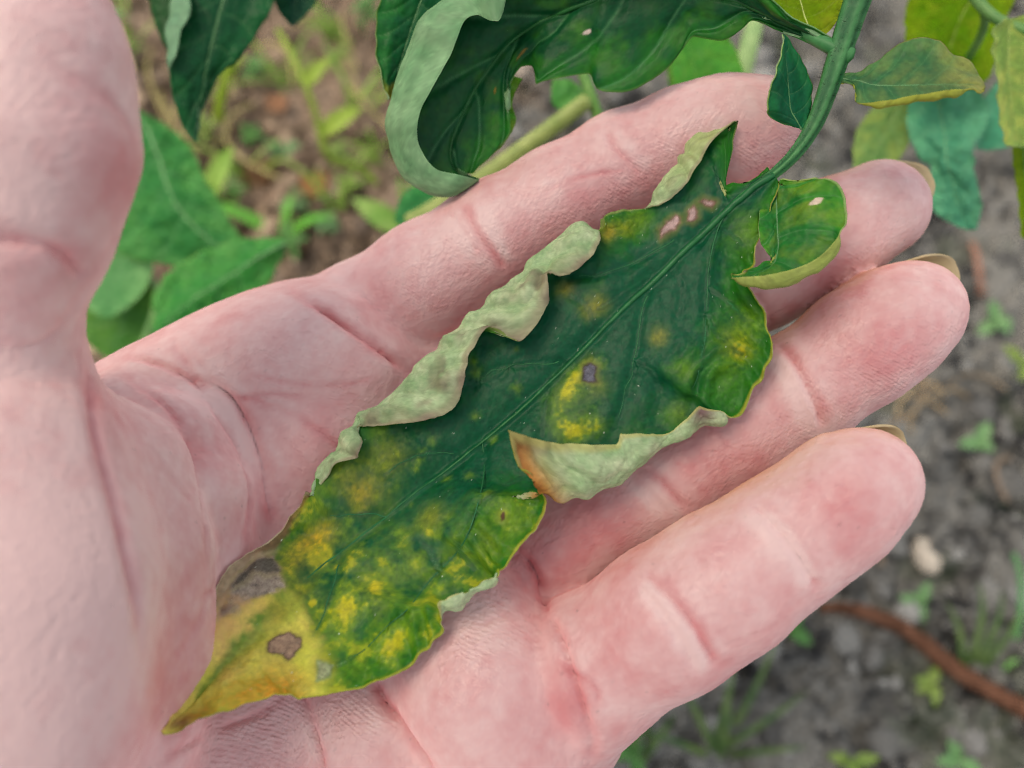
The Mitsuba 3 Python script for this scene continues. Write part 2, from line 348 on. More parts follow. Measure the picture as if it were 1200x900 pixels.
# flushed (+) and pale (-) patches of the skin: centre in millimetres, radius, amount
BLOTCHES = [
    ((-20.7, 1.7, -172.3), 5, 0.8),
    ((-26.9, -11.8, -168.0), 6, 0.4),
    ((6.9, 26.0, -173.5), 8, 0.5),
    ((17.0, 37.3, -169.7), 7, 0.45),
    ((0.0, 27.1, -169.6), 5, 0.2),
    ((-10.3, 20.6, -172.0), 7, 0.35),
    ((-22.6, 13.9, -173.5), 6, 0.2),
    ((51.4, 42.8, -171.4), 4, 1),
    ((44.7, 46.3, -165.4), 5, 0.3),
    ((68.6, 24.0, -171.6), 6, 0.8),
    ((62.2, 20.7, -172.8), 6, 0.9),
    ((75.2, 34.2, -171.0), 6, 0.2),
    ((56.1, 14.0, -175.2), 5, 0.8),
    ((64.9, 4.7, -158.3), 7, 0.75),
    ((72.6, 9.5, -157.8), 6, 0.4),
    ((44.5, -4.8, -158.8), 7, 0.6),
    ((36.7, -12.8, -159.6), 6, 0.7),
    ((16.3, -24.4, -162.5), 7, 0.7),
    ((9.8, -27.7, -163.1), 7, 0.9),
    ((6.5, -35.9, -163.0), 6, 0.7),
    ((21.4, -29.1, -152.9), 5, 0.5),
    ((54.6, -20.5, -136.6), 6, 0.75),
    ((49.3, -26.0, -136.9), 6, 0.4),
    ((36.9, -34.2, -136.8), 7, 0.45),
    ((18.4, -39.7, -141.8), 8, 0.8),
    ((15.8, -47.3, -143.3), 6, 0.6),
    ((11.6, -55.1, -144.9), 5, 0.8),
    ((-52.4, 29.0, -111.4), 6, 0.9),
    ((-52.6, 26.3, -114.2), 6, 0.7),
    ((-53.8, 34.4, -107.6), 5, 0.4),
    ((-57.9, 15.9, -113.5), 5, 0.6),
    ((-63.7, 13.2, -109.9), 6, 0.2),
    ((-57.3, -8.6, -123.1), 6, 0.7),
    ((-60.3, -2.6, -128.3), 5, 0.5),
    ((-55.1, -10.7, -153.0), 4, 0.9),
    ((-48.8, -3.3, -162.7), 6, 0.5),
    ((-44.1, -0.8, -163.2), 6, 0.4),
    ((-32.9, 3.3, -164.4), 7, 0.2),
    ((-46.3, -24.3, -162.3), 4, 0.8),
    ((-50.8, -41.5, -133.8), 8, 0.6),
    ((-52.4, -48.4, -130.9), 8, 0.7),
    ((-50.7, -32.9, -137.1), 6, 0.4),
    ((1.5, -53.8, -145.4), 7, 0.3),
    ((-6.0, -40.7, -150.7), 5, -0.4),
    ((-11.7, -49.7, -146.1), 5, 0.3),
    ((-62.8, -12.1, -110.2), 22, -0.6),
    ((-57.6, -28.8, -106.6), 22, -0.5),
    ((-61.0, -43.1, -105.1), 18, -0.3),
    ((-56.5, 26.7, -106.7), 14, -0.35),
    ((-56.7, 45.2, -105.1), 14, -0.4),
    ((-5.9, -43.1, -148.7), 8, -0.3),
    ((-44.0, 6.5, -163.1), 9, -0.2),
    ((-61.4, 22.2, -105.8), 7, -0.6),
    ((-57.3, 26.5, -106.1), 6, -0.3),
    ((-56.5, -3.2, -161.3), 5, -0.8),
    ((-49.9, -14.5, -160.9), 4, -0.6),
    ((-42.5, 8.2, -163.5), 6, -0.3),
    ((-6.8, 33.9, -169.3), 5, -0.5),
    ((-17.1, 25.6, -171.0), 6, -0.4),
    ((49.3, 3.2, -161.8), 3, -0.5),
    ((54.8, -3.2, -158.8), 3, -0.6),
    ((59.0, -8.0, -160.2), 3, -0.5),
    ((28.0, -22.4, -160.3), 3, -0.4),
    ((49.5, -30.2, -137.4), 3.5, -0.8),
    ((45.3, -24.7, -137.4), 3.5, -0.8),
    ((41.9, -21.7, -139.7), 3, -0.5),
    ((24.5, -35.0, -140.1), 4, -0.6),
    ((29.0, -42.9, -138.2), 4, -0.5),
    ((13.6, -36.4, -151.5), 5, -0.4),
    ((-25.9, -61.0, -152.4), 5, -0.5),
    ((-56.7, 43.0, -104.9), 8, -0.3),
    ((-56.1, -27.0, -107.9), 9, -0.2),
    ((-60.6, -4.3, -144.3), 6, -0.2),
    ((59.7, -12.5, -139.0), 5, -0.4),
    ((-5.8, -57.5, -143.8), 5, -0.4),
]
DENTS = [((-55.1, -10.7, -153.0), 3, 0.9)]


def near_curve(q, lines):
    """Distance (mm) of the points q to the nearest of the lines, for each line in turn, only where it is small."""
    kd = cKDTree(q)
    for pl, w, dep, red in lines:
        pl = np.array(pl)
        m = max(int(np.linalg.norm(np.diff(pl, axis=0), axis=1).sum() / .25), 8)
        c = spline(pl, m) if len(pl) > 2 else pl[0] + (pl[1] - pl[0]) * np.linspace(0, 1, m)[:, None]
        reach = max(w * 4.5, 3)
        ids = np.unique(np.concatenate(kd.query_ball_point(c[::4], reach + .6)).astype(int))
        d, k = cKDTree(c).query(q[ids])
        u = k / (m - 1)
        taper = smst(0, .12, u) * smst(0, .12, 1 - u) * .8 + .2
        yield ids, d, taper, w, dep, red


q = v * 1000
push, red, dark = np.zeros(len(v)), np.zeros(len(v)), np.zeros(len(v))
rough = fb(q, .9, 3, 5) * .5
for ids, d, taper, w, dep, rd in near_curve(q, CREASES):
    d = np.abs(d + rough[ids] * .9)
    if dep == 0:                # blanched skin beside a fold
        red[ids] += rd * taper * np.exp(-(d / w) ** 2)
        continue
    push[ids] -= dep * taper * (.8 * np.exp(-(d / w) ** 2) + .95 * np.exp(-(d / (.42 * w)) ** 2))
    push[ids] += .10 * dep * taper * np.exp(-((d - 2.2 * w) / (1.1 * w)) ** 2)
    red[ids] += rd * taper * (.55 * np.exp(-(d / (1.8 * w)) ** 2) + .8 * np.exp(-(d / (.45 * w)) ** 2))
    red[ids] -= .16 * taper * np.exp(-((d - 2.6 * w) / (1.4 * w)) ** 2)
for c, r, a in DENTS:
    push -= a * np.exp(-(np.linalg.norm(q - c, axis=1) / r) ** 2)
mott = fb(q, .11, 4, 11)
for c, r, a in BLOTCHES:
    red += .62 * a * np.exp(-(np.linalg.norm(q - np.array(c), axis=1) / (r * 1.2 * (1 + 1.3 * mott))) ** 2)
red += mott * 1.4 + fb(q, .45, 3, 12) * .9 + fb(q, 1.6, 2, 13) * .35
# short fine wrinkles across the skin
wr = 1 - np.abs(fb(q * [1.0, .45, .6], .55, 3, 21)) * 9
push += .055 * fb(q, .35, 4, 22) - .05 * np.clip(wr, 0, 1) - .06 * np.clip(1 - np.abs(fb(q * [.5, 1.1, .6], .8, 3, 23)) * 10, 0, 1)
v = v + n * (push / 1000)[:, None]
n = normals(v, f)
# the back of the hand and the sides of the fingers are browner than the palm
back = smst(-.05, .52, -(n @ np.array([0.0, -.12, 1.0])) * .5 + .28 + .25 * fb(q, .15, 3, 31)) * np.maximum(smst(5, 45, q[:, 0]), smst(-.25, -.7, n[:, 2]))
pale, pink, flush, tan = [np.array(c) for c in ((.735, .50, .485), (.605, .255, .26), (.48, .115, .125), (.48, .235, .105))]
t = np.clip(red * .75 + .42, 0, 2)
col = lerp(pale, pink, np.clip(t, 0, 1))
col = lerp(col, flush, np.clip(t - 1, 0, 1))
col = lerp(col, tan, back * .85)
speck = np.clip((fb(q, 2.4, 2, 41) - .33) * 9, 0, 1)
col = col * (1 - .25 * speck[:, None])


def skin_bump(p, nn, uv):
    # ridges of the skin follow slowly turning directions; pores and cross-lines between them
    x, y, z = p.x * 1000, p.y * 1000, p.z * 1000
    wob = mikit.fbm(x * .12, y * .12, z * .12, 2) * 14
    r1 = mi.Float(0.5) + 0.5 * dr.sin((x * .45 + y * .75 + z * .5) * 9.5 + wob)
    g = mikit.noise(x * 3.1, y * 3.1, z * 3.1)
    g2 = mikit.noise(x * 1.1, y * 1.9, z * 1.4)
    r2 = 1 - dr.abs(dr.sin((x * .8 - y * .5 + z * .2) * 3.1 + wob * .7))
    return r1 * (.12 + .16 * mikit.smoothstep(.35, .6, mikit.noise(x * .3, y * .3, z * .3))) + g * .5 + g2 * .6 - .35 * r2 * r2 * mikit.noise(x * .5, y * .5, z * .5)


import drjit as dr
scene['skin'] = {'type': 'bumpmap', 'arbitrary': mikit.proc(skin_bump, 1.2e-4), 'scale': 2.3e-4,
                 'nested': {'type': 'principled', 'base_color': {'type': 'mesh_attribute', 'name': 'vertex_color'},
                            'roughness': .42, 'specular': .5, 'flatness': .6, 'sheen': .1}}
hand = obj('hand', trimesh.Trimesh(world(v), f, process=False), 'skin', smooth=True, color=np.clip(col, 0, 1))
tag(hand, 'open left hand with pink creased palm holding up the spotted leaf', 'hand')


def nail(finger, roll, r_mm, length, beyond, width=58):
    """A fingernail: a curved, slightly domed plate along the back of the last finger bone."""
    a, b = [loc(*p[:3]) for p in (FINGERS[finger][-2], FINGERS[finger][-1])]
    ax = (b - a) / np.linalg.norm(b - a)
    up = np.cross(ax, [0, 0, 1.0])
    up = -up / np.linalg.norm(up) if up[1] < 0 else up / np.linalg.norm(up)
    dorsal0 = np.cross(ax, up)
    dorsal0 = dorsal0 if dorsal0[2] < 0 else -dorsal0
    dorsal = dorsal0 * math.cos(roll) + up * math.sin(roll)
    side = np.cross(ax, dorsal)
    R = r_mm / 1000
    U, W = np.meshgrid(np.linspace(-1, 1, 33), np.linspace(0, 1, 25), indexing='ij')
    th = np.radians(U * width)
    lip = 1 - .42 * np.abs(U) ** 3.0
    along = (W * (length + beyond * lip) - length) / 1000
    rad = R * (1 - .42 * np.clip((along * 1000 + 2) / (beyond + 2), 0, 1) ** 1.6)
    top = b + along[..., None] * ax + rad[..., None] * (np.sin(th)[..., None] * side + np.cos(th)[..., None] * dorsal)
    low = top - .0005 * (np.sin(th)[..., None] * side + np.cos(th)[..., None] * dorsal)
    return sheet_solid(top, low), W


def sheet_solid(top, low, colors=None):
    """A closed thin solid between two grids of points (a, b, 3)."""
    na, nb = top.shape[:2]
    i, j = np.meshgrid(np.arange(na - 1), np.arange(nb - 1), indexing='ij')
    k = (i * nb + j).reshape(-1)
    qd = np.stack([k, k + nb, k + nb + 1, k + 1], 1)
    f1 = np.vstack([qd[:, [0, 1, 2]], qd[:, [0, 2, 3]]])
    rim = np.concatenate([np.arange(nb), np.arange(1, na) * nb + nb - 1, (na - 1) * nb + np.arange(nb - 2, -1, -1), np.arange(na - 2, 0, -1) * nb])
    r2 = np.roll(rim, -1)
    N = na * nb
    f2 = np.vstack([np.stack([rim, r2 + N, rim + N], 1), np.stack([rim, r2, r2 + N], 1)])
    tv, out = top.reshape(-1, 3), (top - low).reshape(-1, 3)
    faces = np.vstack([f1, f1[:, ::-1] + N, f2])
    if (np.cross(tv[f1[:, 1]] - tv[f1[:, 0]], tv[f1[:, 2]] - tv[f1[:, 0]]) * out[f1[:, 0]]).sum() < 0:
        faces = faces[:, ::-1]
    return trimesh.Trimesh(np.vstack([tv, low.reshape(-1, 3)]), faces, process=False)


scene['nail_horn'] = {'type': 'principled', 'base_color': {'type': 'mesh_attribute', 'name': 'vertex_color'}, 'roughness': .35, 'specular': .5}
for finger, roll, rr, ln, bey in (('index', .2, 10.0, 12, 11), ('middle', .12, 10.5, 12, 16.4), ('ring', .36, 10.2, 12, 14.0), ('pinky', .42, 9.6, 11, 10.8)):
    m, W = nail(finger, roll, rr, ln, bey)
    tip = np.r_[W.ravel(), W.ravel()]
    nc = lerp((.60, .33, .26), (.46, .36, .20), smst(.45, .62, tip)) * (1 + .5 * fb(m.vertices * 1000, .8, 3, 3)[:, None])
    m.vertices = world(m.vertices)
    obj('fingernail', m, 'nail_horn', hand, smooth=True, color=nc)
# ------------------------------------------------------------------ the spotted leaf in the hand


def blade(rows, nu, nv, ts=(0, .3, .58, .80, 1.0), thick=.00022, bump=None):
    """A leaf blade from rows of cross-sections (n, 9, 3): edge, fold, two points of the blade, the midrib, and the same again to the other edge.
    Returns the grids of its upper points, its lower points and its normals, with u along the midrib and w in [-1, 1] across."""
    rows = np.asarray(rows)
    d = np.r_[0, np.cumsum(np.linalg.norm(np.diff(rows[:, 4], axis=0), axis=1) + .0015)]
    d /= d[-1]
    u = np.linspace(0, 1, nu)
    R = PchipInterpolator(d, rows)(u)
    tt = np.array([-t for t in ts[::-1]] + list(ts[1:]))
    w = np.linspace(-1, 1, nv)
    G = CubicSpline(tt, R, axis=1)(w)
    U, W = np.meshgrid(u, w, indexing='ij')

    def nrm(G):
        a = np.gradient(G, axis=0)
        b = np.gradient(G, axis=1)
        m = np.cross(a, b)
        return m / (np.linalg.norm(m, axis=2, keepdims=True) + 1e-15)
    N = nrm(G)
    if (N[nu // 2, nv // 2] @ -G[nu // 2, nv // 2]) < 0:
        N = -N
        sign = -1
    else:
        sign = 1
    if bump is not None:
        G = G + N * bump(G, U, W)[..., None]
        N = nrm(G) * sign
    return G, G - N * thick, N, U, W


def station(M, L, Rr, dM, dL, dR, roll):
    """One cross-section: midrib M, fold and edge of the two sides in sightings; dM, dL, dR distances; roll = how far the folded edge stands up (m)."""
    def side(F, E, d):
        F, E, Mm = np.array(F, float), np.array(E, float), np.array(M, float)
        folded = np.linalg.norm(F - E) > 7
        if not folded:
            F = Mm + (E - Mm) * .82
            p3, p4 = loc(*F, dM + (d - dM) * .82), loc(*E, d)
            up = 0
        else:
            r = min(roll, np.linalg.norm(F - E) * .16 / 1000 * .45)
            p3, p4 = loc(*F, d - r), loc(*E, d - 2.2 * r)
            up = r
        p1 = loc(*(Mm + (F - Mm) * .36), dM + (d - dM) * .36)
        p2 = loc(*(Mm + (F - Mm) * (.88 if folded else .7)), dM + (d - dM) * .75 + up * .1)
        return p1, p2, p3, p4
    a, b = side(*L, dL), side(*Rr, dR)
    return np.array([a[3], a[2], a[1], a[0], loc(*M, dM), b[0], b[1], b[2], b[3]])


# midrib | left fold, left edge | right fold, right edge
ST = [
    ((905, 205), (900, 199), (900, 199), (912, 212), (912, 212)),
    ((885, 218), (872, 212), (872, 212), (906, 232), (906, 232)),
    ((868, 232), (860, 214), (860, 214), (897, 262), (897, 262)),
    ((858, 240), (848, 219), (848, 219), (891, 280), (891, 280)),
    ((850, 248), (862, 147), (866, 145), (886, 296), (886, 296)),
    ((838, 259), (823, 158), (839, 163), (880, 309), (880, 309)),
    ((826, 270), (799, 184), (821, 189), (872, 322), (872, 322)),
    ((812, 284), (782, 210), (806, 213), (882, 350), (882, 350)),
    ((795, 300), (763, 237), (768, 243), (897, 379), (897, 379)),
    ((770, 325), (737, 247), (737, 247), (907, 403), (907, 403)),
    ((740, 352), (706, 250), (708, 256), (897, 434), (897, 434)),
    ((718, 374), (680, 263), (700, 290), (881, 460), (881, 460)),
    ((700, 392), (655, 281), (684, 310), (867, 486), (867, 486)),
    ((680, 412), (630, 300), (658, 323), (847, 492), (840, 482)),
    ((662, 430), (607, 320), (642, 322), (826, 499), (821, 476)),
    ((645, 447), (585, 338), (643, 348), (805, 511), (803, 492)),
    ((627, 464), (565, 357), (634, 371), (780, 524), (775, 509)),
    ((612, 478), (548, 373), (607, 402), (757, 541), (729, 508)),
    ((592, 495), (530, 390), (577, 384), (735, 556), (722, 521)),
    ((575, 509), (512, 408), (549, 420), (707, 572), (692, 521)),
    ((557, 523), (495, 425), (544, 447), (680, 579), (652, 519)),
    ((540, 537), (478, 443), (531, 478), (657, 581), (594, 504)),
    ((520, 552), (460, 460), (501, 492), (643, 579), (612, 549)),
    ((500, 567), (442, 477), (456, 498), (640, 588), (640, 588)),
    ((480, 582), (425, 489), (423, 500), (626, 616), (626, 616)),
    ((455, 602), (408, 507), (420, 534), (602, 654), (602, 654)),
    ((435, 618), (391, 530), (397, 544), (585, 677), (566, 683)),
    ((415, 632), (369, 560), (377, 565), (561, 694), (533, 697)),
    ((395, 647), (346, 591), (349, 594), (541, 712), (512, 709)),
    ((375, 662), (328, 617), (331, 620), (519, 737), (519, 737)),
    ((358, 677), (303, 638), (306, 640), (494, 766), (494, 766)),
    ((342, 693), (270, 655), (272, 657), (466, 790), (466, 790)),
    ((325, 717), (248, 694), (250, 695), (423, 804), (423, 804)),
    ((295, 745), (233, 733), (233, 733), (376, 813), (376, 813)),
    ((262, 778), (213, 775), (213, 775), (325, 816), (325, 816)),
    ((228, 815), (197, 822), (197, 822), (256, 836), (256, 836)),
    ((190, 858), (187, 855), (187, 855), (193, 861), (193, 861)),
]
K = np.array([0, 6, 12, 18, 22, 26, 29, 31, 33, 36])
DM = np.interp(np.arange(37), K, [.1590, .1610, .1620, .1620, .1608, .1563, .1523, .1486, .1430, .1310])
DL = np.interp(np.arange(37), K, [.1600, .1640, .1655, .1650, .1640, .1605, .1560, .1500, .1420, .1312])
DR = np.interp(np.arange(37), K, [.1580, .1560, .1545, .1545, .1515, .1476, .1456, .1442, .1410, .1310])
rows = [station(s[0], (s[1], s[2]), (s[3], s[4]), DM[i], DL[i], DR[i], .0030) for i, s in enumerate(ST)]
for j, (x, y) in enumerate([(866, 145), (851, 160), (840, 190), (845, 218)]):   # the horn of the upper lobe curves back
    rows[4][j] = loc(x, y, .1625 - .0004 * j)
for i, up in ((20, .0015), (21, .005), (22, .003), (19, .001)):   # the tip of the folded lobe stands off the blade
    rows[i][8] *= (1 - up / np.linalg.norm(rows[i][8]))

VEINS = [  # side veins: sightings, strength
    ([(757, 345), (749, 384), (743, 423), (731, 469), (720, 503)], 1), ([(743, 423), (770, 448), (766, 483)], .6),
    ([(848, 256), (830, 312), (827, 369), (823, 419), (811, 469)], 1), ([(830, 337), (855, 355), (873, 376)], .7), ([(827, 369), (850, 400), (880, 420)], .5),
    ([(640, 455), (637, 480), (635, 508)], .7), ([(567, 520), (565, 564), (558, 599), (537, 645), (515, 667), (479, 709), (454, 741), (429, 761), (396, 780)], 1.1),
    ([(537, 645), (556, 668)], .5), ([(395, 660), (386, 699), (367, 743)], 1), ([(760, 322), (736, 340), (702, 362)], .6),
    ([(791, 280), (759, 298), (702, 321), (667, 323)], 1), ([(656, 426), (620, 426), (581, 433), (556, 450)], 1), ([(629, 420), (593, 432), (568, 446), (550, 440)], .7),
    ([(533, 532), (487, 535), (451, 556)], .9), ([(451, 603), (408, 603), (380, 606)], 1), ([(558, 599), (590, 570), (610, 560)], .5),
    ([(690, 395), (688, 360), (668, 345)], .5), ([(830, 265), (800, 262), (770, 262)], .5), ([(785, 310), (800, 340), (795, 370)], .5),
    ([(820, 281), (843, 226), (836, 195)], .8), ([(842, 262), (870, 285)], .6), ([(429, 761), (445, 785)], .6), ([(515, 667), (500, 640)], .4), ([(454, 741), (440, 715)], .4),
]
SPOTS = [  # sighting, radius mm, yellow, orange, brown, grey
    (674, 440, 1.9, 1.1, 0, 0, 0), (664, 463, 2.5, 1.1, .1, 0, 0), (655, 490, 2.2, .7, 0, 0, 0), (682, 497, 2.5, .8, 0, 0, 0), (668, 510, 2.0, .8, 0, 0, 0), (700, 500, 1.6, .6, 0, 0, 0),
    (700, 452, 2.0, .4, .2, 0, 0), (690, 425, 1.6, .5, .2, 0, 0),
    (773, 395, 1.6, .5, .5, 0, 0), (802, 435, 2.0, .6, 0, 0, 0), (795, 484, 2.0, .7, 0, 0, 0), (702, 357, 1.9, .5, .5, 0, 0), (688, 366, 1.5, .4, .3, 0, 0), (663, 338, 1.6, .3, .5, 0, 0),
    (713, 262, 1.6, .7, 1.0, .2, 0), (745, 256, 1.9, .6, .1, 0, 0), (726, 258, 1.6, .5, .4, 0, 0), (877, 273, 3.8, .5, 0, 0, 0), (862, 401, 2.8, .6, .3, 0, 0), (880, 374, 2.6, .65, 0, 0, 0), (885, 424, 1.8, .6, .2, 0, 0), (850, 440, 3, .3, 0, 0, 0),
    (455, 533, 3.4, .6, .5, 0, 0), (426, 571, 3.2, .6, .6, 0, 0), (505, 606, 2.1, .6, .5, 0, 0), (572, 578, 1.2, .6, .2, 0, 0), (597, 606, 2.3, .8, .1, 0, 0), (572, 635, 2.0, .7, .3, 0, 0), (555, 650, 1.8, .4, 0, 0, 0),
    (487, 661, 1.7, .8, .2, 0, 0), (464, 674, 1.9, .8, .1, 0, 0), (437, 686, 2.4, .8, .3, 0, 0), (405, 710, 3.0, .9, .1, 0, 0), (444, 712, 2.3, .8, .2, 0, 0), (519, 695, 2.2, .5, 0, 0, 0), (380, 622, 2.5, .5, .7, 0, 0),
    (422, 583, 2.2, .4, .7, 0, 0), (358, 634, 1.7, .4, .9, .1, 0), (374, 630, 2.4, .5, .7, 0, 0), (408, 712, 2.8, 1.0, 0, 0, 0), (441, 688, 1.9, .8, .1, 0, 0), (393, 745, 3.4, .8, 0, 0, 0), (454, 770, 2.4, 1.1, .1, 0, 0),
    (420, 786, 2.4, .9, 0, 0, 0), (479, 752, 2.2, .9, 0, 0, 0), (488, 770, 1.8, .9, .1, 0, 0), (365, 700, 2.6, .6, .1, 0, 0), (475, 775, 2, .8, 0, 0, 0), (500, 735, 2.2, .5, 0, 0, 0), (345, 655, 3, .4, .6, .1, 0), (400, 555, 3, .4, .4, 0, 0),
    (315, 812, 3.6, .6, 1.0, 0, 0), (285, 822, 3.0, .5, .9, 0, 0), (345, 808, 2.6, .5, .9, .1, 0), (240, 838, 2.6, .5, .8, .1, 0), (350, 690, 2, .6, .6, 0, 0), (325, 712, 2.4, .3, .7, .1, 0), (220, 845, 2.0, .2, .6, .5, 0),
    (245, 735, 1.6, .1, .5, .4, 0), (228, 775, 1.5, .1, .6, .4, 0), (212, 810, 1.5, .1, .6, .4, 0), (208, 850, 1.4, 0, .3, .9, 0),
]
NECROSIS = [  # dead patches: outline in sightings, rim colour, inner colour
    ([(683, 427), (691, 424), (700, 429), (698, 440), (700, 448), (690, 449), (681, 446)], (62, 52, 48), (84, 84, 96)),
    ([(773, 279), (772, 268), (780, 259), (793, 252), (797, 257), (792, 268), (783, 274)], (112, 84, 70), (158, 132, 128)),
    ([(805, 259), (807, 246), (813, 240), (819, 247), (818, 256), (811, 262)], (112, 84, 70), (158, 132, 128)),
    ([(820, 236), (825, 232), (838, 235), (835, 242), (826, 243)], (112, 84, 70), (158, 132, 128)),
    ([(587, 603), (590, 601), (592, 607), (588, 612)], (70, 50, 30), (92, 66, 40)),
    ([(312, 753), (322, 743), (340, 740), (353, 746), (355, 758), (345, 768), (338, 774), (328, 767), (316, 763)], (84, 62, 54), (140, 116, 96)),
    ([(372, 772), (380, 775), (391, 780), (388, 800), (380, 812), (373, 800)], (120, 134, 80), (134, 142, 104)),
    ([(246, 740), (252, 712), (268, 678), (284, 660), (318, 645), (326, 668), (334, 688), (318, 694), (300, 702), (290, 712), (276, 722), (262, 726)], (150, 132, 108), (140, 128, 114)),
    ([(268, 690), (284, 664), (300, 650), (322, 647), (330, 670), (312, 674), (298, 668), (284, 680)], (112, 100, 84), (84, 78, 68)),
    ([(250, 725), (262, 705), (275, 712), (268, 720)], (120, 104, 92), (104, 92, 84)),
]


def px_of(p):
    return np.stack([600 - p[..., 0] / p[..., 2] * 1000, 450 + p[..., 1] / p[..., 2] * 1000], -1)


def leaf_veins(G0, lines, n=60):
    """Puts the vein lines (sightings) onto the flat part of the blade; returns 3-D lines."""
    flat = G0[:, G0.shape[1] // 2 - int(G0.shape[1] * .40):G0.shape[1] // 2 + int(G0.shape[1] * .40)].reshape(-1, 3)
    kd = cKDTree(px_of(flat))
    out = []
    for pl, s in lines:
        c = spline(np.array(pl, float), n)
        out.append((flat[kd.query(c)[1]], s))
    return out, flat, kd


G0, _, _, U0, W0 = blade(rows, 300, 201)
vein3, flat0, flatkd = leaf_veins(G0, VEINS)
onleaf = lambda x, y: flat0[flatkd.query([x, y])[1]]
mid3 = G0[:, 100]
vkd = cKDTree(np.vstack([a for a, _ in vein3]))
vst = np.concatenate([np.full(len(a), s) for a, s in vein3])
mkd = cKDTree(mid3)


def hero_bump(G, U, W):
    q = G.reshape(-1, 3)
    dv, iv = vkd.query(q)
    dm, _ = mkd.query(q)
    dv, dm = dv.reshape(U.shape) * 1000, dm.reshape(U.shape) * 1000
    sv = vst[iv].reshape(U.shape)
    g = -.50 * sv * np.exp(-(dv / 1.1) ** 2) - .75 * np.exp(-(dm / 1.8) ** 2) * smst(0, .05, U)
    g += .55 * np.exp(-(dm / .55) ** 2) * (1 - smst(.55, .85, U)) + .10 * np.exp(-(dv / .28) ** 2)
    q = q * 1000
    puck = (fb(q, .16, 3, 51) * 2.0 + fb(q, .42, 3, 52) * .75 + fb(q, 1.3, 2, 53) * .16).reshape(U.shape)
    edge = smst(.35, .85, np.abs(W))
    wave = np.sin(U * 70 + 9 * fb(q * [1, 1, 0], .05, 2, 54).reshape(U.shape) * 6) * .45 * edge
    crk = smst(.6, .85, np.abs(W)) * np.where(W > 0, .3, .45) * (fb(q, .6, 3, 56) * 1.3 - .5 * np.clip(1 - np.abs(fb(q, .42, 2, 57)) * 7, 0, 1)).reshape(U.shape)
    tipc = smst(.84, .92, U) * (fb(q, .35, 3, 58).reshape(U.shape) * 2.6 - .9 * np.exp(-((W + .05) / .16) ** 2))
    return (g + puck * (.55 + .45 * edge) + wave + crk + tipc) / 1000


TOP, LOW, NRM, U, W = blade(rows, 640, 421, bump=hero_bump)
q = TOP.reshape(-1, 3)
dv, iv = vkd.query(q)
dv, sv = dv * 1000, vst[iv]
dm = mkd.query(q)[0] * 1000
Uf, Wf = U.ravel(), W.ravel()
qm = q * 1000
n1, n2, n3 = fb(qm, .35, 4, 61), fb(qm, 1.4, 3, 62), fb(qm, 4.5, 2, 63)
teal, green, lime, yellow, orange, brown = srgb(2, 72, 44), srgb(28, 98, 12), srgb(120, 152, 30), srgb(190, 176, 24), srgb(190, 124, 34), srgb(112, 80, 48)
d_ = np.r_[0, np.cumsum(np.linalg.norm(np.diff(np.array(rows)[:, 4], axis=0), axis=1) + .0015)]
Sf = np.interp(Uf, d_ / d_[-1], np.arange(len(rows)))      # the station along the midrib
ed = smst(.28, .85, np.abs(Wf) + n1 * .5)
c = lerp(teal, green, np.clip(ed * .9 + smst(.45, .85, Uf) * .28 + n1 * .3, 0, 1))
n0 = fb(qm, .13, 3, 65)
chl = smst(23, 31, Sf + n0 * 8) * smst(-.75, .1, Wf) + smst(27, 31, Sf + n0 * 6) * .5 + .55 * smst(.5, .95, np.abs(Wf) + n0) * smst(9, 20, Sf)
chl = np.clip(chl, 0, 1) * np.clip(.42 + 3.4 * n1 + 1.6 * n0, 0, 1.3) * (.35 + .65 * smst(.15, .9, dv))
c = lerp(c, srgb(116, 142, 30), np.clip(chl, 0, 1) * .72)
c = lerp(c, srgb(170, 164, 34), smst(.55, 1.1, chl * (1 + 1.5 * n2)) * .5)
edge_ = 31.0 + 1.7 * np.maximum(Wf, 0) + n1 * .8 + n2 * .25
tipz = smst(-.25, .35, Sf - edge_)
c = lerp(c, lerp(srgb(186, 190, 66), srgb(206, 184, 90), np.clip(.5 + 3 * n0 - Wf * .3, 0, 1)), tipz)
c = lerp(c, srgb(98, 136, 48), tipz * np.clip(np.exp(-((Wf + .05 + n1 * .5) / .15) ** 2) * .8 + n1 * 1.3, 0, 1))
yl, og, br = np.zeros(len(q)), np.zeros(len(q)), np.zeros(len(q))
for i_ in RNG.choice(np.flatnonzero((np.abs(Wf) < .75) & (Sf > 13) & (Sf < 31)), 90):      # small yellow flecks, denser towards the tip
    if RNG.random() > (Sf[i_] - 9) / 20:
        continue
    near = np.linalg.norm(qm - qm[i_], axis=1) / (RNG.uniform(.5, 1.1) * (1 + 1.2 * n2))
    yl += RNG.uniform(.3, .7) * np.exp(-np.clip(near, 0, 9) ** 2)
for x, y, r, a, b, e, g_ in SPOTS:
    d = np.linalg.norm(qm - onleaf(x, y) * 1000, axis=1) / (r * .98 * (1 + .7 * n1 + .25 * n2))
    w = np.exp(-(np.clip(d, 0, 9) ** 2) * .85) * (.68 if y > 520 and x > 345 else 1)
    yl, og, br = yl + a * w, og + b * w * (1.6 if x < 360 and y > 780 else 1), br + e * w
cell = .62 + .38 * smst(.12, .6, dv) * (1 - .0 * n2)      # the veins stay green between the yellow patches
inner = np.abs(Wf) < .86
k = np.clip(yl * cell * (.86 + .55 * n2), 0, 1.1)
c = lerp(c, lime, np.clip(k * 1.0, 0, 1) * .72)
c = lerp(c, yellow, smst(.55, 1.25, k) * .7)
c = lerp(c, orange, np.clip(og * .36 * (.9 + n2), 0, .8))
c = lerp(c, brown, np.clip(br * .8, 0, .9))
vein_col = lerp(srgb(44, 112, 82), srgb(120, 146, 110), smst(.55, .8, Uf))
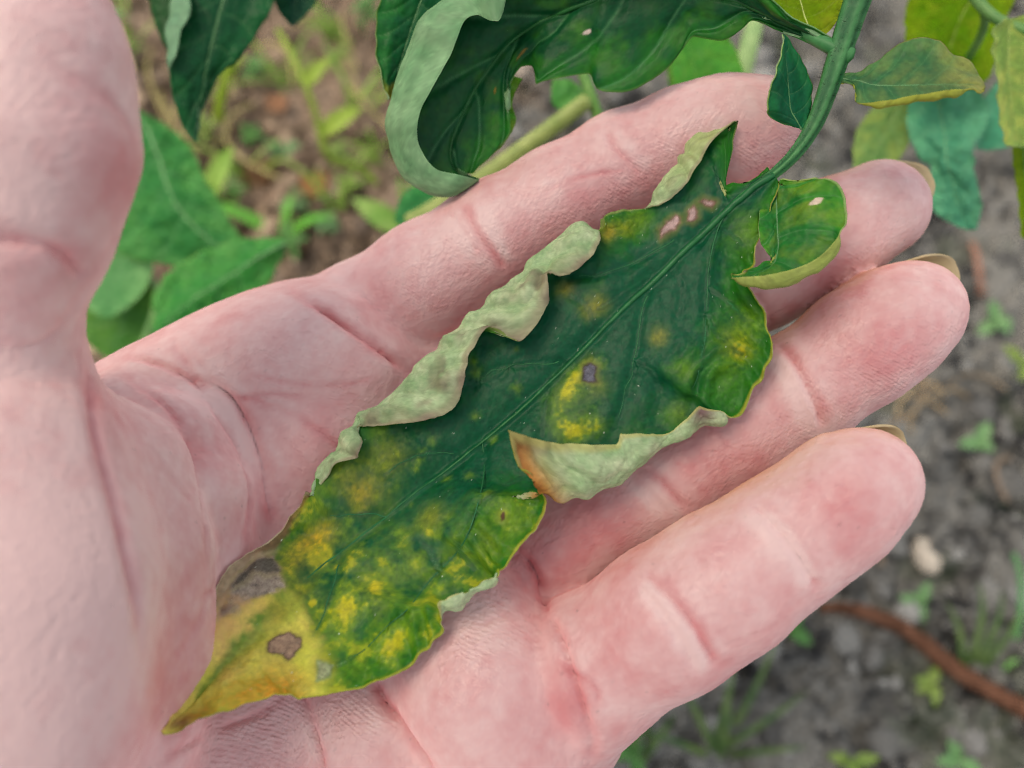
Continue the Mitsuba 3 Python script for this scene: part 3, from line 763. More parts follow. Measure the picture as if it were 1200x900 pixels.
c = lerp(c, vein_col, np.clip(.62 * sv * np.exp(-(dv / .16) ** 2), 0, .7) * (1 - tipz))
c = lerp(c, srgb(20, 62, 40), np.clip(.35 * np.exp(-((dv - .38) / .2) ** 2), 0, 1) * (1 - tipz))
c = lerp(c, vein_col, .5 * np.exp(-(dm / .4) ** 2) * (1 - tipz))
# net of the finest veins
net = 1 - np.abs(fb(qm, .95, 2, 64)) * 7
c = lerp(c, c * .72 + .01, np.clip(net, 0, 1) * .45 * (1 - tipz * .4))
c = c * (1 + .55 * n2 + .3 * n3)[:, None]


def inside(poly, p):
    """Signed distance (sightings' units, positive inside) of the points p to a closed outline."""
    poly = np.asarray(poly, float)
    nxt = np.roll(poly, -1, 0)
    ok, dist = np.zeros(len(p), bool), np.full(len(p), 1e9)
    for a, b in zip(poly, nxt):
        ab = b - a
        t = np.clip(((p - a) @ ab) / (ab @ ab), 0, 1)
        dist = np.minimum(dist, np.linalg.norm(p - a - t[:, None] * ab, axis=1))
        with np.errstate(divide='ignore', invalid='ignore'):
            cross = (a[1] > p[:, 1]) != (b[1] > p[:, 1])
            xs = a[0] + (p[:, 1] - a[1]) / (b[1] - a[1]) * ab[0]
        ok ^= cross & (p[:, 0] < xs)
    return np.where(ok, dist, -dist)


# dead patches: each outline is laid into the plane of the blade around it
for poly, rim, inn in NECROSIS:
    P3 = np.array([onleaf(*p) for p in poly]) * 1000
    o = P3.mean(0)
    _, _, vt = np.linalg.svd(P3 - o)
    near = np.linalg.norm(qm - o, axis=1) < np.linalg.norm(P3 - o, axis=1).max() + 2
    near &= np.abs((qm - o) @ vt[2]) < 2.2
    sz = np.sqrt(np.linalg.norm(P3 - o, axis=1).max() / 2)
    sd = inside((P3 - o) @ vt[:2].T, (qm[near] - o) @ vt[:2].T) + (n2[near] * .6 + n1[near]) * sz
    a = smst(-.34 * sz, .34 * sz, sd) * 1.0
    cc = lerp(srgb(*rim), srgb(*inn), smst(.15, .7, sd)) * (1 + 1.1 * n2[near] + .9 * n3[near])[:, None]
    halo = smst(-1.3, 0, sd) * (1 - a)
    c[near] = c[near] * (1 - a)[:, None] + cc * a[:, None]
    c[near] = lerp(c[near], srgb(150, 140, 60), halo * .25)
dead = smst(-.70, -.84, Wf + n1 * .2) * smst(29.2, 30.4, Sf) * smst(33.9, 32.9, Sf + n1)
c = lerp(c, srgb(150, 130, 106) * (1 + n2 * .8)[:, None], dead * .95)
burn = smst(-.80, -.93, Wf + n1 * .25) * smst(25.5, 27, Sf) * smst(31, 30, Sf)
c = lerp(c, srgb(104, 78, 52) * (1 + n2)[:, None], burn * .85)
tanz = np.exp(-((Sf - 33.3 - n1 * 3) / .8) ** 2) * smst(.1, -.6, Wf) + smst(33, 35.5, Sf) * smst(-.45, -.85, Wf + n1)
c = lerp(c, srgb(204, 160, 104), np.clip(tanz * .7, 0, .8) * tipz)
# the margin: a thin yellow rim; a dry pale one towards the tip
rimw = smst(.965, .99, np.abs(Wf))
c = lerp(c, lerp(lerp(srgb(120, 132, 70), srgb(150, 150, 50), Wf > 0), srgb(190, 174, 146), smst(.70, .76, Uf) * (Wf < 0)), rimw * .8)
spk = np.clip((fb(qm, 3.1, 1, 66) - .455) * 60, 0, 1)
c = lerp(c, srgb(190, 200, 180), spk * .8)
# underside: pale grey-green with its own net of veins and some browned stretches
un = lerp(srgb(190, 202, 160), srgb(140, 172, 120), np.clip(.5 + n1 * 1.8, 0, 1))
un = lerp(un, srgb(110, 146, 98), np.clip(net, 0, 1) * .32)
dry = np.clip(smst(-.05, .3, fb(qm, .12, 3, 71) + .25 * n2) * .4 * (Wf < 0), 0, 1)
un = lerp(un, srgb(146, 128, 104), dry)
un = lerp(un, srgb(112, 96, 80), np.clip(smst(.02, .25, fb(qm, .3, 3, 72)) * .7 * (Wf < 0) * smst(.8, .97, np.abs(Wf)), 0, 1))
un = lerp(un, srgb(170, 178, 110), smst(.2, .05, Uf) * (Wf < 0))
lob = (Wf > .5) & (Uf < .75)
tipd = np.linalg.norm(qm - TOP[np.argmin(np.abs(U[:, 0] - U[int(.5 * 640), 0])), -1] * 1000, axis=1)
flaptip = rows[21][8] * 1000
fd = np.linalg.norm(qm - flaptip, axis=1)
fline = spline([rows[i_][8] * 1000 for i_ in (21, 22, 23)], 40)
fold_low = cKDTree(fline).query(qm)[0]
un = lerp(un, srgb(190, 170, 90), np.exp(-(fd / 4.5) ** 2) * .6 * lob)
un = lerp(un, srgb(206, 130, 40), np.exp(-(fold_low / 3.4) ** 2) * .95 * lob)
un = lerp(un, srgb(120, 62, 34), np.exp(-(fold_low / 1.5) ** 2) * np.clip(.55 + 3 * n1, 0, 1) * lob)
un = lerp(un, srgb(110, 60, 34), np.clip(smst(.93, .99, np.abs(Wf)) * np.exp(-(fd / 8) ** 2), 0, 1) * lob)
un = lerp(un, srgb(90, 58, 60), np.exp(-(fd / 1.1) ** 2) * lob)
sm = np.linalg.norm(qm - loc(822, 480, .152) * 1000, axis=1)
un = lerp(un, srgb(120, 92, 92), np.exp(-(sm / 2.6) ** 2))
un = lerp(un, srgb(150, 130, 110), smst(.80, .86, Uf))
un = lerp(un, lerp(srgb(150, 140, 112), srgb(176, 172, 100), Wf > 0), smst(.97, .992, np.abs(Wf)) * .7)
un = un * (1 + .35 * n2 + .3 * n3 )[:, None]
xv = np.clip(1 - np.abs(fb(np.stack([Uf * 34 + np.abs(Wf) * 5, Wf * 1.2, 0 * Uf], -1), 1, 2, 73)) * 11, 0, 1)
un = lerp(un, un * .72, xv * .6)
un = un * .9
for i_, r_ in ((12, 2.0), (15, 1.6), (17, 2.0), (18, 2.6), (20, 2.2), (22, 1.8), (25, 2.0)):
    un = lerp(un, srgb(112, 96, 84), np.exp(-(np.linalg.norm(qm - rows[i_][0] * 1000, axis=1) / (r_ * (1 + 1.4 * n1))) ** 2) * .75)
# close to the margin the upper side of the rolled strip is seen only at its rim
scene['leaf_skin'] = {'type': 'bumpmap', 'arbitrary': mikit.proc(lambda p, nn, uv: mikit.noise(p.x * 2600, p.y * 2600, p.z * 2600) * .6 + mikit.noise(p.x * 900, p.y * 900, p.z * 900), 1.5e-4), 'scale': 6e-5,
                      'nested': {'type': 'principled', 'base_color': {'type': 'mesh_attribute', 'name': 'vertex_color'}, 'roughness': .46, 'specular': .17}}
PLANT = 'tomato_leaf'
tag(PLANT, 'diseased compound leaf with yellow spots and rolled edges lying across the open palm', 'leaf')
m = sheet_solid(TOP, LOW)
m.vertices = world(m.vertices)
hero = obj('leaflet', m, 'leaf_skin', PLANT, smooth=True, color=np.clip(np.vstack([c, un]), .002, 1))
labels[hero] = {'label': 'long yellow-spotted leaflet with curled pale margins and a dying yellow tip'}
# raised midrib and side veins of the spotted leaflet
scene['vein_skin'] = {'type': 'principled', 'base_color': {'type': 'mesh_attribute', 'name': 'vertex_color'}, 'roughness': .5, 'specular': .4, 'sheen': .3}
topkd = cKDTree(TOP.reshape(-1, 3))


def on_top(line):
    i = topkd.query(line)[1]
    return TOP.reshape(-1, 3)[i], NRM.reshape(-1, 3)[i]


def vcol(mesh, a, b, freq=.9, seed=3, along=None):
    """Vertex colours between a and b by noise."""
    t = np.clip(.5 + fb(mesh.vertices * 1000, freq, 3, seed) * 2, 0, 1) if along is None else along
    return lerp(a, b, t) * (1 + .4 * fb(mesh.vertices * 1000, 2.5, 2, seed + 1)[:, None])


mp, mn = on_top(mid3[::4][:60])
k = np.linspace(0, 1, len(mp))
m = tube(mp - mn * .0001, np.interp(k, [0, .4, 1], [.0007, .00036, .00016]), 8, 160)
cm = vcol(m, srgb(10, 80, 38), srgb(34, 104, 54), .8)
m.vertices = world(m.vertices)
obj('midrib', m, 'vein_skin', hero, smooth=True, color=cm)
for (line, s), (sight, _) in zip(vein3, VEINS):
    if s < .9:
        continue
    p_, n_ = on_top(line[::5])
    m = tube(p_ + n_ * .00003, np.interp(np.linspace(0, 1, len(p_)), [0, 1], [.00014, .00006]) * s, 6, 60)
    cm = vcol(m, srgb(12, 84, 44), srgb(44, 108, 62), .8)
    m.vertices = world(m.vertices)
    obj('vein', m, 'vein_skin', hero, smooth=True, color=cm)

# the stalk that carries the leaflets
RA = [(1024, -70, .1490, 2.6), (1004, 0, .1515, 2.35), (985, 57, .1535, 2.15), (966, 115, .1555, 1.85), (942, 166, .1573, 1.55), (908, 203, .1588, 1.15), (880, 224, .1602, .85), (850, 250, .1608, .6)]
rp = spline([loc(*p[:3]) for p in RA], 120)
rr = np.interp(np.linspace(0, 1, 120), np.linspace(0, 1, len(RA)), [p[3] for p in RA]) / 1000
m = tube(rp, rr, 40)
tn = np.gradient(rp, axis=0)
ang = np.tile(np.arange(40) * 2 * np.pi / 40, 120)
cen = np.repeat(rp, 40, 0)
mv = np.array(m.vertices)
off = mv[:4800] - cen
off *= (1 + .085 * np.cos(ang * 5 + 1) + .12 * fb(mv[:4800] * 1000, .8, 3, 5))[:, None]
mv[:4800] = cen + off
m.vertices = mv
stripe = .5 + .5 * np.cos(np.r_[ang, 0, 0] * 5 + 1)
cm = lerp(srgb(20, 84, 40), srgb(70, 128, 72), np.clip(stripe * .8 + fb(mv * 1000, .5, 3, 6), 0, 1)) * (1 + .4 * fb(mv * 1000, 2.4, 2, 7)[:, None])
m.vertices = world(mv)
obj('stalk', m, 'vein_skin', PLANT, smooth=True, color=cm)
hv, hf = [], []
for _ in range(900):
    i = RNG.integers(2, 108)
    a = RNG.uniform(0, 2 * np.pi)
    t_ = tn[i] / np.linalg.norm(tn[i])
    e1 = np.cross(t_, [0, 0, 1.0]); e1 /= np.linalg.norm(e1)
    e2 = np.cross(t_, e1)
    d_ = e1 * math.cos(a) + e2 * math.sin(a)
    b0 = rp[i] + d_ * rr[i] * .96
    L_ = RNG.uniform(.0003, .0011)
    tipp = b0 + (d_ + RNG.normal(0, .25, 3)) * L_
    s1 = np.cross(d_, t_) * .00003
    k0 = len(hv)
    hv += [b0 - s1, b0 + s1, b0 + t_ * .00005, tipp]
    hf += [[k0, k0 + 1, k0 + 3], [k0 + 1, k0 + 2, k0 + 3], [k0 + 2, k0, k0 + 3]]
m = trimesh.Trimesh(world(np.array(hv)), np.array(hf), process=False)
scene['hair_skin'] = {'type': 'diffuse', 'reflectance': {'type': 'rgb', 'value': [.34, .40, .30]}}
labels[obj('hair', m, 'hair_skin', PLANT)] = {'kind': 'stuff'}

scene['leaf_thin'] = {'type': 'principledthin', 'base_color': {'type': 'mesh_attribute', 'name': 'vertex_color'}, 'roughness': .5, 'diff_trans': .9, 'eta': 1.4}


def leaflet(ST, d, parent, name='leaflet', top=((20, 78, 44), (44, 104, 40)), under=((150, 176, 138), (118, 150, 112)), rim=(120, 140, 50), yellow=.0, yel=(150, 150, 50), roll=.0025,
            nv=9, res=(150, 81), seed=1, pucker=1.0, thin=False, veincol=(84, 130, 80), tipyel=None, midrib=True, midcol=None, spots=(), wob=.25):
    """A leaflet of stations (midrib, left fold, left edge, right fold, right edge) at the distances d (one per station: midrib, left, right)."""
    d = np.asarray(d, float)
    if d.ndim == 1:
        d = np.stack([d, d, d], 1)
    d = np.stack([np.interp(np.linspace(0, 1, len(ST)), np.linspace(0, 1, len(d)), d[:, j]) for j in range(3)], 1)
    full = [(s[0], s[1], s[1], s[2], s[2]) if len(s) == 3 else s for s in ST]
    R = [station(s[0], (s[1], s[2]), (s[3], s[4]), d[i, 0], d[i, 1], d[i, 2], roll) for i, s in enumerate(full)]
    scale = np.linalg.norm(np.diff(np.array(R)[:, 4], axis=0), axis=1).sum() * 1000 / 60

    def lines(U, W):
        ph = U * nv - .34 * nv * .5 * np.abs(W) + np.where(W > 0, .35, 0) + .25 * np.sin(W * 3)
        return np.abs(ph - np.floor(ph) - .5) / nv * 2      # 0 on a side vein

    def bump(G, U, W):
        q = G.reshape(-1, 3) * 1000
        p = (fb(q, .15, 3, seed) * 2.2 + fb(q, .5, 3, seed + 1) * .8).reshape(U.shape) * pucker
        g = -.3 * np.exp(-(lines(U, W) / .035) ** 2) - .4 * np.exp(-(W / .06) ** 2)
        return (g * scale + p + np.sin(U * 40 + seed) * wob * smst(.4, 1, np.abs(W))) / 1000
    T_, L_, N_, U, W = blade(R, *res, bump=bump)
    q = T_.reshape(-1, 3) * 1000
    u, w = U.ravel(), W.ravel()
    a1, a2, a3 = fb(q, .3, 4, seed + 2), fb(q, 1.3, 3, seed + 3), fb(q, 4, 2, seed + 4)
    cc = lerp(srgb(*top[0]), srgb(*top[1]), np.clip(smst(.2, .9, np.abs(w) + a1) + a1, 0, 1))
    cc = lerp(cc, srgb(*yel), np.clip(yellow * (.5 + 3.2 * a1) * smst(.03, .09, lines(u, w)), 0, .95))
    if tipyel:
        cc = lerp(cc, srgb(*yel), np.clip(smst(tipyel[0], tipyel[1], u + a1 * .5) * .9, 0, 1))
    for su, sw, r, colr in spots:
        ds = np.hypot((u - su) * 60 * scale, (w - sw) * 12 * scale) / (r * (1 + 1.2 * a2))
        cc = lerp(cc, srgb(*colr), smst(1.2, .7, ds))
    cc = lerp(cc, srgb(*veincol), np.clip(.4 * np.exp(-((lines(u, w) + .02 * a2) / .008) ** 2) + .5 * np.exp(-(w / .02) ** 2), 0, .7))
    nt = np.clip(1 - np.abs(fb(q, .8, 2, seed + 6)) * 7, 0, 1)
    cc = lerp(cc, cc * .75 + .008, nt * .4)
    cc = lerp(cc, srgb(*rim), smst(.96, .99, np.abs(w)) * .7)
    cc = cc * (1 + .5 * a2 + .3 * a3)[:, None]
    cu = lerp(srgb(*under[0]), srgb(*under[1]), np.clip(.5 + 2 * a1, 0, 1))
    cu = lerp(cu, cu * .68, np.clip(nt * .5 + .7 * np.exp(-(lines(u, w) / .02) ** 2), 0, .8))
    cu = cu * (1 + .3 * a2 + .3 * a3 + .35 * fb(np.stack([u * 5, w * 60, 0 * u], -1), 1, 2, seed + 7))[:, None]
    if thin:
        na, nb = T_.shape[:2]
        i, j = np.meshgrid(np.arange(na - 1), np.arange(nb - 1), indexing='ij')
        kk = (i * nb + j).reshape(-1)
        m = trimesh.Trimesh(world(T_.reshape(-1, 3)), np.vstack([np.stack([kk, kk + nb, kk + nb + 1], 1), np.stack([kk, kk + nb + 1, kk + 1], 1)]), process=False)
        key = obj(name, m, 'leaf_thin', parent, smooth=True, color=np.clip(cc, .002, 1))
    else:
        m = sheet_solid(T_, L_)
        m.vertices = world(m.vertices)
        key = obj(name, m, 'leaf_skin', parent, smooth=True, color=np.clip(np.vstack([cc, cu]), .002, 1))
    if midrib:
        j = res[1] // 2
        m = tube(T_[::3, j] - N_[::3, j] * .0001, np.interp(np.linspace(0, 1, len(T_[::3])), [0, 1], [.00045, .00012]) * max(scale, .5), 6)
        cm = vcol(m, srgb(*(midcol or veincol)) * .8, srgb(*(midcol or veincol)) * 1.2)
        m.vertices = world(m.vertices)
        obj('midrib', m, 'vein_skin', key, smooth=True, color=cm)
    return key


def stem(pts, radii, parent, a=(70, 120, 50), b=(110, 150, 70), name='stem', n=60, sides=12):
    m = tube(spline([loc(*p) for p in pts], n), np.interp(np.linspace(0, 1, n), np.linspace(0, 1, len(radii)), radii), sides)
    cm = vcol(m, srgb(*a), srgb(*b), .25)
    m.vertices = world(m.vertices)
    return obj(name, m, 'vein_skin', parent, smooth=True, color=cm)


# the lobe at the foot of the spotted leaflet
k = leaflet([((908, 212), (903, 214), (914, 214)), ((909, 232), (896, 232), (943, 211)), ((910, 250), (890, 249), (966, 209)), ((911, 266), (889, 268), (985, 222)),
             ((912, 281), (891, 284), (891, 284), (995, 246), (992, 250)), ((911, 295), (898, 294), (898, 294), (987, 284), (977, 284)), ((908, 307), (903, 303), (903, 303), (957, 319), (946, 309)),
             ((895, 317), (893, 309), (893, 309), (912, 334), (905, 321)), ((876, 322), (876, 316), (876, 316), (880, 333), (880, 324)), ((858, 323), (858, 320), (858, 325))],
            [(.1588, .1590, .158), (.157, .1575, .153), (.155, .1555, .150), (.153, .154, .149), (.150, .152, .1485)], PLANT, 'basal_lobe', top=((26, 100, 34), (52, 122, 30)), under=((150, 160, 84), (130, 144, 66)),
            rim=(150, 170, 110), yellow=.35, yel=(134, 142, 44), nv=5, seed=80, res=(160, 101), spots=((.33, .62, .5, (200, 180, 160)),))
# the small leaflet that hugs the stalk, and the one on its right
leaflet([((940, 152), (937, 150), (943, 150)), ((934, 141), (908, 141), (946, 142)), ((928, 128), (904, 132), (900, 131), (951, 124), (951, 124)), ((926, 108), (905, 111), (901, 110), (953, 103), (953, 103)),
         ((924, 88), (911, 88), (908, 87), (946, 82), (946, 82)), ((921, 65), (916, 62), (934, 60)), ((918, 40), (917, 40), (920, 40))],
        [(.1565, .1565, .1565), (.154, .152, .156), (.152, .149, .155), (.152, .151, .152)], PLANT, top=((8, 82, 50), (20, 96, 50)), rim=(150, 170, 70), nv=5, seed=90, res=(100, 61), pucker=.4, wob=.08)
leaflet([((983, 92), (985, 87), (985, 97)), ((1001, 94), (1006, 85), (1003, 104)), ((1013, 97), (1020, 76), (1004, 121)), ((1030, 99), (1040, 59), (1040, 59), (1032, 125), (1036, 119)), ((1060, 99), (1072, 45), (1072, 45), (1062, 121), (1064, 113)),
         ((1085, 98), (1096, 46), (1096, 46), (1090, 117), (1090, 109)), ((1110, 98), (1112, 61), (1112, 61), (1116, 113), (1116, 105)), ((1133, 99), (1136, 71), (1136, 71), (1138, 111), (1138, 105)), ((1148, 101), (1151, 89), (1148, 109)), ((1153, 104), (1154, 103), (1153, 106))],
        [(.1545, .1545, .1545), (.151, .153, .149), (.148, .151, .146), (.147, .149, .146)], PLANT, top=((40, 92, 54), (70, 112, 60)), under=((150, 156, 60), (140, 146, 52)), rim=(140, 128, 60),
        yellow=.12, yel=(140, 138, 66), tipyel=(.45, 1.2), nv=6, seed=100, res=(150, 81), pucker=.7, wob=.08)
# the big leaflet above, rolled at its hanging end
BIG = [((985, 57), (990, 50), (980, 62)), ((930, 36), (934, 26), (925, 42)), ((885, 14), (888, -20), (881, 24)), ((862, 4), (865, -60), (870, 36)), ((838, -3), (842, -85), (846, 47)), ((806, -8), (815, -100), (813, 42)),
       ((782, -10), (785, -105), (799, 62)), ((757, -10), (755, -110), (773, 88)), ((732, -8), (730, -110), (730, 108)), ((708, -4), (700, -105), (698, 105)), ((693, 2), (685, -95), (689, 87)), ((676, 8), (660, -85), (652, 92)),
       ((657, 15), (640, -75), (628, 98)), ((640, 22), (610, -60), (621, 77)), ((624, 32), (575, -40), (583, 26), (612, 78), (612, 78)), ((602, 48), (540, -12), (560, 18), (593, 112), (593, 112)), ((582, 70), (502, 18), (545, 24), (598, 136), (598, 136)),
       ((564, 95), (480, 60), (530, 62), (598, 152), (598, 152)), ((550, 120), (463, 110), (508, 102), (590, 168), (590, 168)), ((539, 145), (457, 148), (492, 134), (576, 183), (576, 183)), ((532, 165), (461, 184), (489, 160), (561, 195), (561, 195)),
       ((530, 182), (473, 206), (497, 182), (553, 203), (553, 203)), ((534, 195), (494, 220), (515, 200), (548, 205), (548, 205)), ((545, 203), (523, 226), (538, 204), (551, 206), (551, 206)), ((561, 209), (560, 209), (562, 210))]
leaflet(BIG, [(.154, .154, .154), (.158, .150, .160), (.160, .146, .164), (.163, .148, .167), (.168, .160, .170), (.173, .166, .174), (.174, .169, .176), (.175, .172, .177), (.176, .1755, .1765)], PLANT,
        top=((8, 72, 36), (28, 98, 26)), under=((130, 166, 120), (96, 140, 94)), rim=(90, 130, 60), yellow=.14, yel=(84, 116, 22), nv=8, seed=110, res=(260, 141), veincol=(84, 140, 88), roll=.003, midcol=(20, 84, 32), pucker=.5,
        spots=((.47, .42, .8, (190, 176, 164)), (.62, .55, 1.1, (120, 100, 40)), (.73, .35, .7, (110, 96, 30))))
stem([(996, 66, .1535), (968, 52, .1540), (930, 33, .1572), (892, 12, .1590), (862, 2, .1620)], [.0016, .0012, .0010, .0009, .0006], PLANT, (30, 96, 44), (70, 130, 74), 'leaflet_stalk', sides=16)
# behind it: a dark one on the left, a lighter one below, a backlit one at the fork
leaflet([((520, -60), (480, -60), (560, -50)), ((500, -15), (450, -10), (540, 0)), ((485, 25), (441, 22), (520, 40)), ((474, 60), (441, 55), (505, 75)), ((465, 90), (447, 88), (490, 100)), ((457, 117), (455, 117), (459, 117))],
        [(.176, .174, .178)], PLANT, top=((10, 80, 40), (26, 98, 36)), tipyel=(.86, 1.05), yel=(150, 140, 30), rim=(110, 130, 40), nv=6, seed=120, res=(90, 61))
leaflet([((590, 85), (570, 80), (612, 92)), ((585, 112), (550, 110), (600, 122)), ((576, 138), (535, 140), (605, 140)), ((562, 165), (525, 170), (594, 164)), ((545, 190), (515, 192), (572, 187)), ((520, 212), (515, 214), (525, 212))],
        [(.180, .180, .180)], PLANT, top=((50, 126, 26), (84, 146, 32)), nv=6, seed=130, res=(90, 61), yellow=.2)
leaflet([((952, 44), (946, 42), (962, 46)), ((944, 22), (905, 30), (984, 18)), ((938, -5), (870, 4), (990, -20)), ((930, -35), (840, -25), (985, -50)), ((925, -70), (880, -75), (960, -80))],
        [(.158, .158, .158), (.162, .163, .160)], PLANT, top=((120, 160, 24), (146, 172, 36)), veincol=(170, 184, 96), nv=5, seed=140, res=(80, 61), yellow=.2, thin=True)

# ------------------------------------------------------------------ other leaves of the bed
P2 = tag('tomato_leaf_001', 'dark green pointed leaf hanging between the thumb and the rolled leaflet', 'leaf')and 'tomato_leaf_001'
leaflet([((282, -70), (230, -70), (330, -70)), ((270, -30), (214, -30), (214, -30), (335, -30), (335, -30)), ((260, 5), (203, 5), (224, 8), (320, 4), (320, 4)), ((252, 35), (197, 38), (212, 38), (305, 36), (305, 36)), ((246, 62), (197, 66), (206, 66), (287, 61), (287, 61)),
         ((240, 90), (199, 95), (268, 77)), ((236, 115), (204, 118), (248, 102)), ((232, 140), (213, 143), (237, 130)), ((229, 166), (228, 166), (231, 166))], [(.225, .222, .228), (.222, .218, .226), (.225, .225, .225)], P2,
        top=((8, 70, 36), (16, 84, 40)), under=((120, 160, 120), (100, 140, 104)), nv=6, seed=150, res=(110, 71), rim=(60, 110, 60))
leaflet([((200, -60), (160, -60), (240, -60)), ((200, -10), (172, -8), (240, -10)), ((198, 25), (181, 26), (225, 30)), ((196, 60), (195, 58), (200, 60))], [.235], P2, top=((20, 70, 24), (26, 78, 30)), nv=5, seed=160, res=(70, 51))
leaflet([((350, -60), (310, -60), (392, -60)), ((348, -20), (318, -18), (378, -20)), ((347, 8), (324, 8), (368, 6)), ((343, 30), (341, 30), (346, 30))], [.235], P2, top=((12, 62, 42), (18, 72, 44)), nv=5, seed=170, res=(70, 51))
stem([(350, -60, .237), (300, -110, .240), (282, -70, .228), (255, -100, .236), (200, -62, .236)], [.0012, .0018, .0012, .0018, .001], P2)

P3 = tag('tomato_leaf_002', 'drooping bluish and yellow-green leaves at the right of the stalk', 'leaf') and 'tomato_leaf_002'
leaflet([((1160, -40), (1090, -45), (1220, -40)), ((1140, -5), (1068, -10), (1190, 0)), ((1125, 25), (1060, 20), (1175, 38)), ((1115, 55), (1062, 48), (1168, 75)), ((1105, 80), (1070, 72), (1150, 98)), ((1090, 108), (1086, 106), (1096, 108))],
        [(.235, .235, .235)], P3, top=((110, 160, 22), (140, 176, 30)), veincol=(150, 170, 70), nv=6, seed=180, res=(100, 71), pucker=2.0, yellow=.2, thin=True)
k = leaflet([((1112, 90), (1100, 90), (1124, 88)), ((1100, 112), (1066, 116), (1148, 104)), ((1104, 140), (1062, 142), (1158, 128)), ((1108, 168), (1070, 170), (1150, 162)), ((1112, 196), (1088, 200), (1140, 190)), ((1118, 222), (1086, 226), (1146, 216)),
             ((1126, 248), (1096, 250), (1150, 246)), ((1140, 270), (1136, 270), (1144, 270))], [(.25, .25, .25), (.245, .25, .24), (.25, .25, .25)], P3, top=((74, 148, 112), (92, 164, 122)), under=((120, 180, 150), (100, 160, 130)), veincol=(120, 176, 130), nv=6, seed=190, res=(110, 71), rim=(90, 150, 110), pucker=2.6)
labels[k] = {'label': 'bluish green hanging leaflet'}
leaflet([((1090, 95), (1082, 92), (1096, 100)), ((1065, 110), (1050, 105), (1085, 125)), ((1048, 135), (1022, 128), (1072, 150)), ((1035, 160), (1004, 155), (1060, 178)), ((1020, 185), (1000, 180), (1044, 195)), ((1004, 205), (1001, 203), (1008, 206))],
        [.255], P3, top=((100, 140, 74), (130, 160, 84)), nv=6, seed=200, res=(80, 61), yellow=.2, veincol=(140, 164, 100))
leaflet([((1190, 100), (1170, 95), (1214, 95)), ((1180, 130), (1150, 120), (1215, 135)), ((1160, 150), (1140, 148), (1200, 165)), ((1150, 175), (1146, 176), (1156, 176))], [.25], P3, top=((70, 150, 110), (90, 160, 120)), nv=5, seed=210, res=(60, 51))
k = leaflet([((1186, 22), (1176, 22), (1200, 18)), ((1182, 34), (1166, 36), (1166, 36), (1222, 24), (1222, 24)), ((1182, 62), (1165, 62), (1165, 62), (1232, 60), (1232, 60)), ((1184, 95), (1168, 95), (1168, 95), (1234, 95), (1234, 95)), ((1188, 125), (1172, 128), (1172, 128), (1225, 130), (1225, 130)), ((1194, 155), (1178, 163), (1216, 158)), ((1200, 172), (1196, 172), (1204, 172))],
            [(.205, .202, .205)], P3, top=((112, 142, 62), (138, 160, 74)), nv=6, seed=220, res=(90, 61), yellow=.35, yel=(176, 176, 84), veincol=(150, 168, 90))
labels[k] = {'label': 'pale curled leaflet cut off by the right edge'}
leaflet([((1206, 150), (1190, 152), (1224, 150)), ((1200, 190), (1186, 190), (1230, 190)), ((1202, 225), (1190, 222), (1230, 230)), ((1200, 280), (1197, 278), (1206, 280))], [.215], P3, top=((110, 146, 26), (130, 156, 36)), nv=5, seed=230, res=(60, 51), thin=True)
stem([(1120, -60, .215), (1145, 0, .21), (1168, 22, .208), (1186, 30, .206), (1225, 50, .206)], [.0018, .0015, .0013, .001], P3, (70, 120, 60), (110, 150, 80))
stem([(1145, 0, .212), (1150, 40, .225), (1130, 75, .238), (1110, 95, .249), (1085, 100, .254)], [.0012, .001, .0008], P3, (70, 120, 60), (110, 150, 80))

P4 = tag('tomato_leaf_003', 'broad green leaves low behind the gap between thumb and index finger', 'leaf') and 'tomato_leaf_003'
leaflet([((150, 130), (140, 130), (160, 128)), ((172, 150), (120, 165), (200, 150)), ((185, 185), (110, 200), (225, 175)), ((195, 215), (110, 240), (238, 205)), ((210, 245), (120, 285), (258, 235)), ((232, 270), (150, 300), (272, 262)), ((262, 290), (215, 315), (285, 280)), ((300, 302), (296, 304), (302, 299))],
        [(.33, .34, .33)], P4, top=((46, 122, 54), (72, 142, 66)), nv=6, seed=240, res=(110, 71), veincol=(130, 176, 120), pucker=2.4, yellow=.15, yel=(84, 140, 60))
leaflet([((335, 285), (333, 280), (336, 292)), ((312, 296), (290, 278), (325, 312)), ((285, 312), (255, 288), (310, 340)), ((255, 332), (215, 305), (290, 368)), ((225, 352), (190, 325), (262, 386)), ((200, 372), (178, 355), (230, 396)), ((182, 392), (180, 388), (190, 400))],
        [(.31, .315, .315)], P4, top=((50, 130, 52), (76, 148, 66)), nv=6, seed=250, res=(100, 71), veincol=(130, 176, 120), pucker=2.0, yellow=.15, yel=(90, 150, 60))
leaflet([((160, 270), (150, 262), (172, 275)), ((145, 300), (100, 280), (180, 310)), ((135, 325), (80, 310), (170, 340)), ((130, 345), (90, 345), (160, 352)), ((125, 372), (120, 372), (130, 372))], [.345], P4, top=((84, 146, 80), (112, 168, 98)), nv=5, seed=260, res=(70, 51), veincol=(110, 160, 100))
leaflet([((170, 330), (160, 325), (180, 335)), ((150, 360), (110, 345), (190, 372)), ((140, 390), (90, 380), (180, 405)), ((130, 420), (125, 420), (138, 420))], [.36], P4, top=((60, 116, 36), (80, 130, 44)), nv=5, seed=270, res=(60, 51))
stem([(128, 60, .40), (150, 130, .34), (165, 230, .345), (160, 330, .365), (190, 430, .39)], [.0016, .002, .002, .002], P4, (90, 140, 80), (130, 170, 100))
stem([(162, 330, .362), (185, 345, .35), (172, 395, .355), (150, 440, .37)], [.0014, .0018, .0018], P4, (100, 150, 80), (140, 176, 110))

